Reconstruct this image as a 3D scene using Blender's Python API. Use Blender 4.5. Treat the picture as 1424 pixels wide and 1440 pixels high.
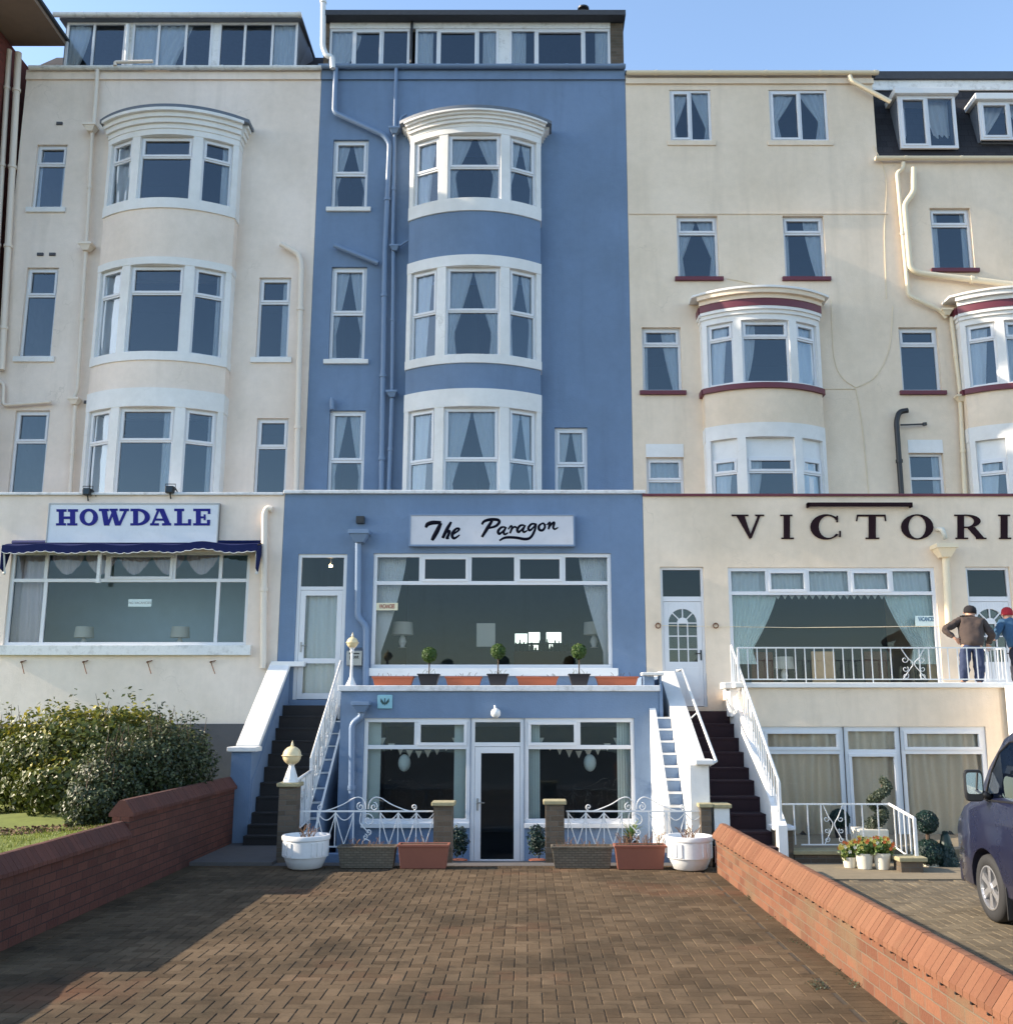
import bpy, bmesh, math, random
from mathutils import Matrix, Vector
R=math.radians; PI=math.pi; random.seed(7)
for o in list(bpy.data.objects): bpy.data.objects.remove(o)
sc=bpy.context.scene; COL=sc.collection
# ---------------------------------------------------------------- camera
EYE=2.2; F=1440.0; PU=742.0; PV=720.0; PITCH=math.atan(280/1440)
cam=bpy.data.cameras.new('camera'); co=bpy.data.objects.new('camera',cam); COL.objects.link(co)
cam.sensor_fit='HORIZONTAL'; cam.sensor_width=36; cam.lens=36*F/1424; cam.shift_x=-30/1424
cam.clip_end=3000; cam.clip_start=.1
co.location=(0,0,EYE); co.rotation_euler=(PI/2+PITCH,0,0); sc.camera=co
# ---------------------------------------------------------------- sky and sun
SUN_EL=R(26); SUN_AZ=R(-91.5)      # azimuth from +Y, negative = towards -X
w=bpy.data.worlds.new('World'); sc.world=w; w.use_nodes=True
nt=w.node_tree; bg=nt.nodes['Background']; sk=nt.nodes.new('ShaderNodeTexSky'); sk.sky_type='NISHITA'
sk.sun_disc=False; sk.sun_elevation=SUN_EL; sk.sun_rotation=SUN_AZ; sk.air_density=1.0; sk.dust_density=0.6; sk.ozone_density=1.2
nt.links.new(sk.outputs[0],bg.inputs[0]); bg.inputs[1].default_value=0.15
sl=bpy.data.lights.new('sun','SUN'); sl.energy=3.8; sl.angle=R(.5); sl.color=(1,.86,.68)
so=bpy.data.objects.new('sun',sl); COL.objects.link(so)
sd=Vector((math.sin(SUN_AZ)*math.cos(SUN_EL),math.cos(SUN_AZ)*math.cos(SUN_EL),math.sin(SUN_EL)))
so.rotation_euler=sd.to_track_quat('Z','Y').to_euler(); so.location=(-20,10,30)
sc.view_settings.view_transform='Standard'; sc.view_settings.look='None'; sc.view_settings.exposure=1.33; sc.view_settings.gamma=1
# ---------------------------------------------------------------- helpers
def ray(u,v):
    dx=(u-PU)/F; dz=(PV-v)/F; c=math.cos(PITCH); s=math.sin(PITCH)
    return dx, c-dz*s, s+dz*c
def P(u,v,Y):
    a,b,c=ray(u,v); t=Y/b; return (a*t,EYE+c*t)
def X(u,v,Y): return P(u,v,Y)[0]
def Z(v,Y): return P(PU,v,Y)[1]
def G(u,v,z=0):
    a,b,c=ray(u,v); t=(z-EYE)/c; return (a*t,b*t)
def wm(o):
    m=o.matrix_basis.copy()
    if o.parent: m=wm(o.parent)@o.matrix_parent_inverse@m
    return m
class MB:
    def __init__(s,M=None): s.v=[];s.f=[];s.t=[];s.M=M;s.tint=0.5
    def pt(s,p):
        p=Vector(p)
        if s.M: p=s.M@p
        s.v.append(p); return len(s.v)-1
    def face(s,pts): s.f.append([s.pt(p) for p in pts]); s.t.append(s.tint)
    def fi(s,idx): s.f.append(list(idx)); s.t.append(s.tint)
    def box(s,x0,x1,y0,y1,z0,z1):
        if x0>x1:x0,x1=x1,x0
        if y0>y1:y0,y1=y1,y0
        if z0>z1:z0,z1=z1,z0
        i=[s.pt((x,y,z)) for z in (z0,z1) for y in (y0,y1) for x in (x0,x1)]
        for q in ((0,2,3,1),(4,5,7,6),(0,1,5,4),(2,6,7,3),(0,4,6,2),(1,3,7,5)): s.fi([i[k] for k in q])
    def hexa(s,b,t):   # bottom 4 points ccw, top 4 points
        i=[s.pt(p) for p in b]+[s.pt(p) for p in t]
        for q in ((3,2,1,0),(4,5,6,7),(0,1,5,4),(1,2,6,5),(2,3,7,6),(3,0,4,7)): s.fi([i[k] for k in q])
    def prism(s,poly,fn,a,b):   # poly 2-D points, fn(p,d)->3-D
        n=len(poly); A=[s.pt(fn(p,a)) for p in poly]; B=[s.pt(fn(p,b)) for p in poly]
        s.fi(A[::-1]); s.fi(B)
        for k in range(n): s.fi([A[k],A[(k+1)%n],B[(k+1)%n],B[k]])
    def tube(s,pts,r,n=8,closed=False,sq=None,caps=True):
        pts=[Vector(p) for p in pts]; m=len(pts); rings=[]
        rr=r if isinstance(r,(list,tuple)) else [r]*m
        up=None
        for i,p in enumerate(pts):
            if closed: d=pts[(i+1)%m]-pts[i-1]
            else: d=pts[min(i+1,m-1)]-pts[max(i-1,0)]
            if d.length<1e-9: d=Vector((0,0,1))
            d.normalize()
            if up is None:
                up=Vector((0,1,0)) if abs(d.y)<.9 else Vector((1,0,0))
            a=d.cross(up)
            if a.length<1e-4: a=d.cross(Vector((1,0,0)))
            a.normalize(); b=a.cross(d).normalized(); up=b
            ring=[]
            for k in range(n):
                t=2*PI*k/n; off=a*math.cos(t)*rr[i]+b*math.sin(t)*rr[i]
                if sq: off.y*=sq
                ring.append(s.pt(p+off))
            rings.append(ring)
        for i in range(m if closed else m-1):
            A=rings[i];B=rings[(i+1)%m]
            for k in range(n): s.fi([A[k],B[k],B[(k+1)%n],A[(k+1)%n]])
        if not closed and caps: s.fi(rings[0]); s.fi(rings[-1][::-1])
    def lathe(s,prof,c=(0,0,0),n=24,sx=1,sy=1,capb=True,capt=True):
        rings=[]
        for r,z in prof: rings.append([s.pt((c[0]+sx*r*math.cos(2*PI*k/n),c[1]+sy*r*math.sin(2*PI*k/n),c[2]+z)) for k in range(n)])
        for A,B in zip(rings,rings[1:]):
            for k in range(n): s.fi([A[k],A[(k+1)%n],B[(k+1)%n],B[k]])
        if capb: s.fi(rings[0][::-1])
        if capt: s.fi(rings[-1])
    def ball(s,c,r,n=16,sz=1): s.lathe([(max(r*math.sin(PI*k/(n//2)),.0005),-r*sz*math.cos(PI*k/(n//2))) for k in range(n//2+1)],c,n)
    def arc(s,cx,cy,r0,r1,z0,z1,a0,a1,n=16):
        def q(a,r,z): return (cx+r*math.sin(a),cy-r*math.cos(a),z)
        L=[]
        for k in range(n+1):
            a=a0+(a1-a0)*k/n; L.append([s.pt(q(a,r1,z0)),s.pt(q(a,r1,z1)),s.pt(q(a,r0,z1)),s.pt(q(a,r0,z0))])
        for A,B in zip(L,L[1:]):
            for k in range(4): s.fi([A[k],B[k],B[(k+1)%4],A[(k+1)%4]])
        s.fi(L[0]); s.fi(L[-1][::-1])
    def build(s,name,mat,parent=None,smooth=False,bevel=0,label=None):
        me=bpy.data.meshes.new(name); me.from_pydata([tuple(p) for p in s.v],[],s.f)
        ca=me.attributes.new('tint','FLOAT','FACE'); ca.data.foreach_set('value',s.t)
        uv=me.uv_layers.new(name='UVMap')
        for p in me.polygons:
            n=p.normal; a=[abs(n.x),abs(n.y),abs(n.z)]
            for li in p.loop_indices:
                c=me.vertices[me.loops[li].vertex_index].co
                if a[2]>=a[0] and a[2]>=a[1]: uv.data[li].uv=(c.x,c.y)
                elif a[0]>=a[1]: uv.data[li].uv=(c.y,c.z)
                else: uv.data[li].uv=(c.x,c.z)
        if smooth:
            for p in me.polygons: p.use_smooth=True
        me.materials.append(mat)
        o=bpy.data.objects.new(name,me); COL.objects.link(o)
        if smooth=='auto' or (smooth and bevel==0):
            me.shade_smooth() if False else None
        if parent is not None:
            o.parent=parent; o.matrix_parent_inverse=wm(parent).inverted()
        if bevel:
            b=o.modifiers.new('bevel','BEVEL'); b.width=bevel; b.segments=2; b.limit_method='ANGLE'; b.angle_limit=R(40)
        if label: o['label']=label
        return o
def autosmooth(o,ang=40):
    bm=bmesh.new(); bm.from_mesh(o.data)
    for e in bm.edges:
        if len(e.link_faces)==2 and e.calc_face_angle(0)>R(ang): e.smooth=False
    for f in bm.faces: f.smooth=True
    bm.to_mesh(o.data); bm.free(); return o
def tag(o,label,cat,group=None,kind=None):
    if label: o['label']=label
    if cat: o['category']=cat
    if group: o['group']=group
    if kind: o['kind']=kind
    return o
def thing(name,label,cat,loc=(0,0,0),group=None,rz=0):
    o=bpy.data.objects.new(name,None); COL.objects.link(o); o.location=loc; o.rotation_euler=(0,0,rz)
    o.empty_display_size=.2
    return tag(o,label,cat,group)
def struct(o): o['kind']='structure'; return o
def copy_tree(o,parent=None):
    c=o.copy(); COL.objects.link(c)
    if parent is not None: c.parent=parent
    for ch in list(o.children): copy_tree(ch,c)
    return c
def place(o,loc,label,rz=None,scale=None):
    o.location=loc; o['label']=label
    if rz is not None: o.rotation_euler=(0,0,rz)
    if scale: o.scale=scale
    return o
def crv(pts,n=6):      # catmull-rom through points
    pts=[tuple(p) for p in pts]; out=[]; m=len(pts)
    for i in range(m-1):
        p0=pts[max(i-1,0)];p1=pts[i];p2=pts[i+1];p3=pts[min(i+2,m-1)]
        for k in range(n):
            t=k/n
            out.append(tuple(.5*((2*b)+(-a+c)*t+(2*a-5*b+4*c-d)*t*t+(-a+3*b-3*c+d)*t**3) for a,b,c,d in zip(p0,p1,p2,p3)))
    out.append(pts[-1]); return out
# ---------------------------------------------------------------- materials
def new(name):
    m=bpy.data.materials.new(name); m.use_nodes=True; t=m.node_tree; return m,t,t.nodes['Principled BSDF']
def nd(t,kind,**kw):
    n=t.nodes.new(kind)
    for k,v in kw.items():
        if k in n.inputs: n.inputs[k].default_value=v
        else: setattr(n,k,v)
    return n
def mixc(t,fac,a,b,mode='MIX'):
    m=t.nodes.new('ShaderNodeMix'); m.data_type='RGBA'; m.blend_type=mode
    for s,v in ((m.inputs[0],fac),(m.inputs[6],a),(m.inputs[7],b)):
        if hasattr(v,'links') or hasattr(v,'is_linked'): t.links.new(v,s)
        elif isinstance(v,(int,float)): s.default_value=v
        else: s.default_value=(*v,1) if len(v)==3 else v
    return m.outputs[2]
def ramp(t,src,a,b,c0=(0,0,0,1),c1=(1,1,1,1)):
    r=t.nodes.new('ShaderNodeValToRGB'); r.color_ramp.elements[0].position=a; r.color_ramp.elements[1].position=b
    r.color_ramp.elements[0].color=c0; r.color_ramp.elements[1].color=c1
    t.links.new(src,r.inputs[0]); return r.outputs[0]
def noise(t,scale,detail=4,stretch=None,rough=.6,coord='Object'):
    tc=t.nodes.new('ShaderNodeTexCoord'); n=nd(t,'ShaderNodeTexNoise',Scale=scale,Detail=detail,Roughness=rough)
    if stretch:
        mp=t.nodes.new('ShaderNodeMapping'); mp.inputs['Scale'].default_value=stretch
        t.links.new(tc.outputs[coord],mp.inputs[0]); t.links.new(mp.outputs[0],n.inputs['Vector'])
    else: t.links.new(tc.outputs[coord],n.inputs['Vector'])
    return n.outputs['Fac']
def bump(t,b,src,strength=.3,dist=.01):
    n=nd(t,'ShaderNodeBump',Strength=strength,Distance=dist); t.links.new(src,n.inputs['Height']); t.links.new(n.outputs[0],b.inputs['Normal'])
def dark(c,k): return tuple(x*k for x in c)
def render_mat(name,c,streak=.22,bumps=.35,rough=.85):     # painted masonry render with rain streaks
    m,t,b=new(name); b.inputs['Roughness'].default_value=rough
    b.inputs['Specular IOR Level'].default_value=.2
    big=ramp(t,noise(t,.45,7,None,.65),.38,.66); st=ramp(t,noise(t,2.6,6,(1,1,.10)),.52,.8); fine=noise(t,38,5); lumps=noise(t,6,5)
    a=mixc(t,big,dark(c,1.05),(c[0]*.90,c[1]*.89,c[2]*.86)); dirt=(c[0]*.62+.01,c[1]*.60+.01,c[2]*.54+.012)
    a=mixc(t,st,a,mixc(t,streak,c,dirt)); fl=ramp(t,lumps,.3,.75); a=mixc(t,fl,a,mixc(t,.07,a,(0,0,0)))
    sp=ramp(t,noise(t,16,7,None,.7),.69,.76); a=mixc(t,sp,a,mixc(t,.3,c,dirt))
    tc=t.nodes.new('ShaderNodeTexCoord'); ds=nd(t,'ShaderNodeTexNoise',Scale=1.7,Detail=6); t.links.new(tc.outputs['Object'],ds.inputs['Vector'])
    ma=nd(t,'ShaderNodeVectorMath',operation='MULTIPLY_ADD'); t.links.new(ds.outputs['Color'],ma.inputs[0]); ma.inputs[1].default_value=(1.1,1.1,1.1); t.links.new(tc.outputs['Object'],ma.inputs[2])
    vo=t.nodes.new('ShaderNodeTexVoronoi'); vo.feature='DISTANCE_TO_EDGE'; vo.inputs['Scale'].default_value=.42; t.links.new(ma.outputs[0],vo.inputs['Vector'])
    ck=ramp(t,vo.outputs['Distance'],.001,.0045,(1,1,1,1),(0,0,0,1)); msk=ramp(t,noise(t,.5,2),.53,.6); mm=nd(t,'ShaderNodeMath',operation='MULTIPLY'); t.links.new(ck,mm.inputs[0]); t.links.new(msk,mm.inputs[1])
    a=mixc(t,mm.outputs[0],a,mixc(t,.45,c,dirt)); t.links.new(a,b.inputs['Base Color'])
    ad=nd(t,'ShaderNodeMath',operation='ADD'); t.links.new(fine,ad.inputs[0]); t.links.new(lumps,ad.inputs[1])
    bump(t,b,ad.outputs[0],bumps,.012); return m
def paint_mat(name,c,rough=.45,var=.06,bs=.08,scale=18,dirt=0.0):
    m,t,b=new(name); b.inputs['Roughness'].default_value=rough
    n=noise(t,scale,4); a=mixc(t,n,dark(c,1+var),dark(c,1-var))
    if dirt: a=mixc(t,ramp(t,noise(t,5,7,None,.7),.5,.75),a,mixc(t,dirt,c,(.12,.10,.07)))
    t.links.new(a,b.inputs['Base Color']); bump(t,b,n,bs,.004); return m
def tint_mat(name,c0,c1,rough=.8,bs=.3,fine=60,grime=None):   # colour of each brick or leaf by its own tint value
    m,t,b=new(name); b.inputs['Roughness'].default_value=rough
    at=nd(t,'ShaderNodeAttribute',attribute_name='tint'); r=t.nodes.new('ShaderNodeValToRGB')
    r.color_ramp.elements[0].color=(*c0,1); r.color_ramp.elements[1].color=(*c1,1); t.links.new(at.outputs['Fac'],r.inputs[0])
    f=noise(t,fine,5); a=mixc(t,f,r.outputs[0],(.5,.5,.5),'MULTIPLY'); 
    a=mixc(t,.55,r.outputs[0],a)
    if grime:
        g=ramp(t,noise(t,.8,7,None,.65),.42,.68); a=mixc(t,g,a,mixc(t,.75,a,grime))
        g2=ramp(t,noise(t,5,6,None,.7),.55,.72); a=mixc(t,g2,a,mixc(t,.5,a,grime))
    if name=='driveway_blocks':
        a=mixc(t,ramp(t,noise(t,.42,5),.56,.68),a,mixc(t,.35,a,(.16,.055,.03))); a=mixc(t,ramp(t,noise(t,1.4,6,None,.65),.62,.70),a,mixc(t,.6,a,(.022,.019,.015)))
        a=mixc(t,ramp(t,noise(t,.9,6,(1,.25,1)),.60,.72),a,mixc(t,.3,a,(.05,.055,.03)))
    t.links.new(a,b.inputs['Base Color']); bump(t,b,f,bs,.006); return m,t,b
def brick_mat(name,c1,c2,mortar,bw=.225,bh=.075,soot=None,off=(0,0)):
    m,t,b=new(name); b.inputs['Roughness'].default_value=.9
    uv=t.nodes.new('ShaderNodeUVMap'); mp=t.nodes.new('ShaderNodeMapping'); mp.inputs['Location'].default_value=(off[0],off[1],0)
    t.links.new(uv.outputs[0],mp.inputs[0])
    wob=nd(t,'ShaderNodeTexNoise',Scale=9,Detail=3); t.links.new(mp.outputs[0],wob.inputs['Vector'])
    ad=nd(t,'ShaderNodeVectorMath',operation='MULTIPLY_ADD'); t.links.new(wob.outputs['Color'],ad.inputs[0]); ad.inputs[1].default_value=(.008,.008,0); t.links.new(mp.outputs[0],ad.inputs[2])
    br=t.nodes.new('ShaderNodeTexBrick'); t.links.new(ad.outputs[0],br.inputs['Vector'])
    br.inputs['Scale'].default_value=1; br.inputs['Brick Width'].default_value=bw; br.inputs['Row Height'].default_value=bh
    br.inputs['Mortar Size'].default_value=.006; br.inputs['Mortar Smooth'].default_value=.25; br.inputs['Bias'].default_value=0
    br.inputs['Color1'].default_value=(*c1,1); br.inputs['Color2'].default_value=(*c2,1); br.inputs['Mortar'].default_value=(*mortar,1)
    n=noise(t,40,5); a=mixc(t,.5,br.outputs['Color'],mixc(t,n,br.outputs['Color'],(.35,.3,.27),'MULTIPLY'))
    if soot: a=mixc(t,ramp(t,noise(t,1.6,6,None,.65),.48,.7),a,mixc(t,.7,a,soot))
    t.links.new(a,b.inputs['Base Color'])
    iv=nd(t,'ShaderNodeMath',operation='MULTIPLY_ADD'); t.links.new(br.outputs['Fac'],iv.inputs[0]); iv.inputs[1].default_value=-1; t.links.new(n,iv.inputs[2])
    bump(t,b,iv.outputs[0],.7,.008); return m
def glass_mat(name,tint=(.9,.95,.95),ior=1.75,rough=.01):
    m=bpy.data.materials.new(name); m.use_nodes=True; t=m.node_tree; t.nodes.clear()
    out=t.nodes.new('ShaderNodeOutputMaterial'); mx=t.nodes.new('ShaderNodeMixShader'); tr=nd(t,'ShaderNodeBsdfTransparent'); gl=nd(t,'ShaderNodeBsdfGlossy',Roughness=rough)
    tr.inputs[0].default_value=(*tint,1); gl.inputs[0].default_value=(.78,.9,1,1); fr=nd(t,'ShaderNodeFresnel',IOR=ior)
    bp=nd(t,'ShaderNodeBump',Strength=.12,Distance=.02); t.links.new(noise(t,1.3,2),bp.inputs['Height']); t.links.new(bp.outputs[0],gl.inputs['Normal'])
    t.links.new(fr.outputs[0],mx.inputs[0]); t.links.new(tr.outputs[0],mx.inputs[1]); t.links.new(gl.outputs[0],mx.inputs[2]); t.links.new(mx.outputs[0],out.inputs[0]); return m
def cloth_mat(name,c,trans=.3):
    m=bpy.data.materials.new(name); m.use_nodes=True; t=m.node_tree; b=t.nodes['Principled BSDF']; b.inputs['Roughness'].default_value=.95
    a=mixc(t,noise(t,30,3),dark(c,1.05),dark(c,.88)); t.links.new(a,b.inputs['Base Color'])
    tr=nd(t,'ShaderNodeBsdfTranslucent'); tr.inputs[0].default_value=(*c,1); mx=t.nodes.new('ShaderNodeMixShader'); mx.inputs[0].default_value=trans
    t.links.new(b.outputs[0],mx.inputs[1]); t.links.new(tr.outputs[0],mx.inputs[2]); t.links.new(mx.outputs[0],t.nodes['Material Output'].inputs[0]); return m
M={}
M['cream_h']=render_mat('howdale_render',(.83,.71,.61),.3)
M['blue']=render_mat('blue_render',(.172,.245,.365),.4,.5)
M['cream_v']=render_mat('cream_render',(.81,.67,.52),.34)
M['white_r']=render_mat('white_masonry',(.79,.775,.75),.12,.2)
M['grey_r']=render_mat('dark_plinth',(.10,.10,.11),.2)
M['upvc']=paint_mat('white_frame',(.68,.68,.69),.35,.02,.02)
M['whitep']=paint_mat('white_gloss_paint',(.72,.72,.71),.4,.04,.15,30,.10)
M['whited']=paint_mat('weathered_white_paint',(.72,.72,.70),.6,.08,.3,25,.5)
M['coping']=paint_mat('flaking_white_coping',(.66,.67,.68),.7,.12,.5,30,.55)
M['maroon']=paint_mat('maroon_paint',(.13,.022,.035),.5,.1,.1,20)
M['pipe_c']=paint_mat('cream_pipe',(.76,.66,.55),.5,.05,.05)
M['pipe_v']=paint_mat('buff_pipe',(.76,.64,.45),.5,.05,.05)
M['pipe_b']=paint_mat('blue_pipe',(.16,.23,.345),.4,.05,.05)
M['black']=paint_mat('black_plastic',(.015,.015,.017),.4,.1,.05)
M['felt']=paint_mat('dark_roof_felt',(.045,.05,.06),.8,.3,.4,12)
M['lead']=paint_mat('grey_lead',(.13,.15,.18),.6,.2,.3,12)
M['slate']=brick_mat('slate_tiles',(.018,.018,.024),(.03,.03,.036),(.008,.008,.01),.25,.18)
M['room']=paint_mat('room_wall',(.10,.115,.13),.9,.1,.05,3)
M['roomd']=paint_mat('dim_room',(.045,.062,.085),.9,.1,.05,3)
M['glass']=glass_mat('window_glass',(.94,.97,1.0),1.95)
M['glass2']=glass_mat('shop_glass',(.97,.98,.98),1.5)
M['glassd']=glass_mat('tinted_glass',(.35,.42,.45),1.5)
M['curtain']=cloth_mat('pale_curtain',(.86,.88,.90),.15)
M['beige']=cloth_mat('beige_curtain',(.90,.74,.56),.1)
M['teal']=cloth_mat('pale_green_blind',(.74,.86,.83),.15)
M['lace']=cloth_mat('net_lace',(.82,.87,.88),.15)
M['pink']=cloth_mat('pink_swag',(.72,.64,.68),.15)
M['carpet']=paint_mat('dark_step_covering',(.022,.020,.020),.9,.3,.5,40)
M['carpetm']=paint_mat('maroon_step_covering',(.022,.007,.011),.85,.3,.4,40)
M['conc']=paint_mat('grey_concrete',(.11,.10,.095),.9,.25,.4,9,.35)
M['stone']=paint_mat('mossy_coping_stone',(.33,.29,.17),.95,.3,.6,14,.4)
M['navy']=paint_mat('navy_canvas',(.012,.018,.075),.8,.15,.1)
M['letter_h']=paint_mat('royal_blue_letter',(.018,.02,.19),.4,.05,.02)
M['letter_v']=paint_mat('dark_brown_letter',(.022,.010,.013),.8,.1,.05)
M['ink']=paint_mat('black_ink',(.004,.005,.012),.9,.05,.02)
M['signw']=paint_mat('sign_face',(.66,.68,.72),.3,.03,.03,3,.12)
M['signp']=paint_mat('grey_white_sign_face',(.58,.57,.60),.3,.03,.03,3,.12)
M['terra']=paint_mat('terracotta_plastic',(.44,.12,.055),.7,.08,.1)
M['terrad']=paint_mat('brown_terracotta',(.25,.085,.05),.7,.08,.1)
M['bpot']=paint_mat('dark_pot',(.02,.018,.022),.5,.1,.1)
M['potw']=paint_mat('white_stone_pot',(.74,.73,.71),.6,.05,.2,20,.15)
M['potc']=paint_mat('cream_pot',(.70,.66,.55),.5,.05,.1,20,.1)
M['soil']=paint_mat('dry_soil',(.07,.045,.03),.95,.4,.8,40)
M['globe']=paint_mat('cream_globe',(.72,.58,.34),.3,.05,.05)
M['steel']=paint_mat('grey_steel',(.3,.3,.3),.35,.1,.05); M['steel'].node_tree.nodes['Principled BSDF'].inputs['Metallic'].default_value=.8
M['rust']=paint_mat('rust',(.17,.07,.03),.9,.4,.4,50)
M['twig']=paint_mat('dry_twig',(.16,.09,.05),.9,.3,.3,50)
M['bark']=paint_mat('bark',(.09,.06,.04),.95,.3,.5,30)
M['wood']=paint_mat('tan_wood',(.62,.42,.24),.6,.15,.1,6)
M['brownf']=paint_mat('brown_upholstery',(.10,.045,.03),.8,.1,.1)
M['rubber']=paint_mat('tyre_rubber',(.022,.022,.023),.8,.2,.3,60)
M['alloy']=paint_mat('alloy_wheel',(.55,.55,.56),.3,.05,.02); M['alloy'].node_tree.nodes['Principled BSDF'].inputs['Metallic'].default_value=.75
m,t,b=new('van_paint'); b.inputs['Base Color'].default_value=(.012,.017,.062,1); b.inputs['Roughness'].default_value=.28; b.inputs['Coat Weight'].default_value=.6; b.inputs['Metallic'].default_value=.25
bump(t,b,noise(t,160,2),.03,.001); rr=ramp(t,noise(t,3,6),.4,.8,(.25,.25,.25,1),(.5,.5,.5,1)); t.links.new(rr,b.inputs['Roughness']); M['van']=m
m,t,b=new('mirror_glass'); b.inputs['Metallic'].default_value=1; b.inputs['Roughness'].default_value=.03; b.inputs['Base Color'].default_value=(.9,.92,.92,1); M['mirror']=m
m,t,b=new('lit_bulb'); b.inputs['Emission Color'].default_value=(1,.7,.35,1); b.inputs['Emission Strength'].default_value=25; M['bulb']=m
M['drivebrick'],t_,b_=tint_mat('driveway_blocks',(.105,.071,.042),(.176,.124,.076),.95,.5,45,(.034,.027,.018)); b_.inputs['Specular IOR Level'].default_value=.12
M['forebrick'],t_,b_=tint_mat('pale_forecourt_blocks',(.13,.10,.06),(.22,.175,.11),.95,.5,45,(.07,.055,.035))
M['sandy']=paint_mat('sandy_concrete',(.21,.17,.11),.95,.25,.5,7,.5)
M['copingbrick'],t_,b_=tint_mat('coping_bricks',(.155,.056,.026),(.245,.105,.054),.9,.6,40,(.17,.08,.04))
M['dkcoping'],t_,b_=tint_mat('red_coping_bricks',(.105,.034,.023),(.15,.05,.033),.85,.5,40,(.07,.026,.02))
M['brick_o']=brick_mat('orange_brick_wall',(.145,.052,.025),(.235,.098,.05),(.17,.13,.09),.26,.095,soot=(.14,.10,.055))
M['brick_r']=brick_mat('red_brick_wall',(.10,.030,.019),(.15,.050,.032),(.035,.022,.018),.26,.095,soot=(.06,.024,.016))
M['brick_d']=brick_mat('dark_brick_pier',(.10,.075,.05),(.16,.12,.085),(.13,.12,.10),soot=(.06,.05,.03))
M['brick_b']=brick_mat('deep_red_brick',(.16,.035,.025),(.21,.05,.035),(.10,.06,.05))
def leaf_mat(name,c0,c1,c2,tr=.25):
    m=bpy.data.materials.new(name); m.use_nodes=True; t=m.node_tree; b=t.nodes['Principled BSDF']; b.inputs['Roughness'].default_value=.45
    at=nd(t,'ShaderNodeAttribute',attribute_name='tint'); r=t.nodes.new('ShaderNodeValToRGB'); e=r.color_ramp.elements
    e[0].color=(*c0,1); e[1].color=(*c2,1); x=e.new(.6); x.color=(*c1,1); t.links.new(at.outputs['Fac'],r.inputs[0]); t.links.new(r.outputs[0],b.inputs['Base Color'])
    tl=nd(t,'ShaderNodeBsdfTranslucent'); t.links.new(r.outputs[0],tl.inputs[0]); mx=t.nodes.new('ShaderNodeMixShader'); mx.inputs[0].default_value=tr
    t.links.new(b.outputs[0],mx.inputs[1]); t.links.new(tl.outputs[0],mx.inputs[2]); t.links.new(mx.outputs[0],t.nodes['Material Output'].inputs[0]); return m
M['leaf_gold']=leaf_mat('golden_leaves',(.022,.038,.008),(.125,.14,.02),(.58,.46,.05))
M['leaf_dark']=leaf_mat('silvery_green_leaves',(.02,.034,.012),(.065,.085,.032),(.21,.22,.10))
M['leaf_box']=leaf_mat('clipped_box_leaves',(.03,.07,.015),(.07,.14,.025),(.14,.22,.05))
M['leaf_fake']=leaf_mat('dark_artificial_leaves',(.006,.022,.018),(.010,.032,.024),(.018,.05,.035),.1)
M['leaf_dull']=leaf_mat('dull_spiral_leaves',(.035,.05,.028),(.07,.09,.05),(.12,.14,.09))
M['leaf_flower']=leaf_mat('bedding_leaves',(.03,.08,.015),(.10,.17,.03),(.3,.32,.10))
M['grassb']=leaf_mat('grass_blades',(.08,.12,.012),(.17,.21,.03),(.34,.34,.07),.3)
M['lawn']=paint_mat('mossy_lawn',(.14,.17,.03),.95,.4,.7,6)
M['earth']=paint_mat('bare_earth',(.055,.042,.028),.95,.4,.8,12)
M['petal_o']=paint_mat('orange_petals',(.7,.15,.03),.6,.2,.1); M['petal_y']=paint_mat('yellow_petals',(.75,.6,.12),.6,.2,.1); M['petal_w']=paint_mat('white_petals',(.8,.75,.6),.6,.1,.1)
M['asphalt']=paint_mat('road_asphalt',(.05,.05,.05),.9,.2,.5,30)
M['skin']=paint_mat('skin',(.45,.25,.17),.6,.05,.05)
M['jacket']=paint_mat('brown_jacket_cloth',(.055,.038,.032),.9,.2,.5,25)
M['jeans']=paint_mat('blue_denim',(.025,.038,.085),.9,.25,.4,30)
M['bluej']=paint_mat('blue_jacket_cloth',(.03,.085,.16),.85,.25,.4,15)
M['redh']=paint_mat('red_knit',(.35,.02,.03),.95,.2,.6,60); M['blackh']=paint_mat('black_knit',(.012,.010,.012),.95,.2,.6,60)
M['darkt']=paint_mat('dark_trousers',(.02,.022,.035),.9,.2,.3)
M['lampsh']=paint_mat('pale_lampshade',(.55,.55,.5),.8,.03,.05); M['paper']=paint_mat('pale_card',(.62,.72,.70),.6,.02,.02)
M['cardy']=paint_mat('cream_card',(.72,.66,.45),.6,.02,.02); M['inkred']=paint_mat('red_brown_ink',(.30,.04,.03),.6,.02,.02); M['inkblue']=paint_mat('blue_ink',(.02,.10,.20),.6,.02,.02)
# ---------------------------------------------------------------- ground (set out in metres; drive level z=0)
YB,YG,YU=18.0,20.3,22.0
XA,XB,XC,XD,XE=-11.95,-4.92,2.32,8.2,14.2
def slab(name,x0,x1,y0,y1,z0,z1,mat):
    b=MB(); b.box(x0,x1,y0,y1,z0,z1); return struct(b.build(name,mat))
g=MB(); S=1500
g.face([(-S,-S,-.42),(S,-S,-.42),(S,S,-.42),(-S,S,-.42)]); struct(g.build('ground',M['conc']))
b=MB(); b.box(-S,S,-S,3.0,-.40,-.05); struct(b.build('road',M['asphalt']))
b=MB(); b.box(-60,60,3.0,6.0,-.40,-.012); struct(b.build('pavement',M['conc']))
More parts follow.
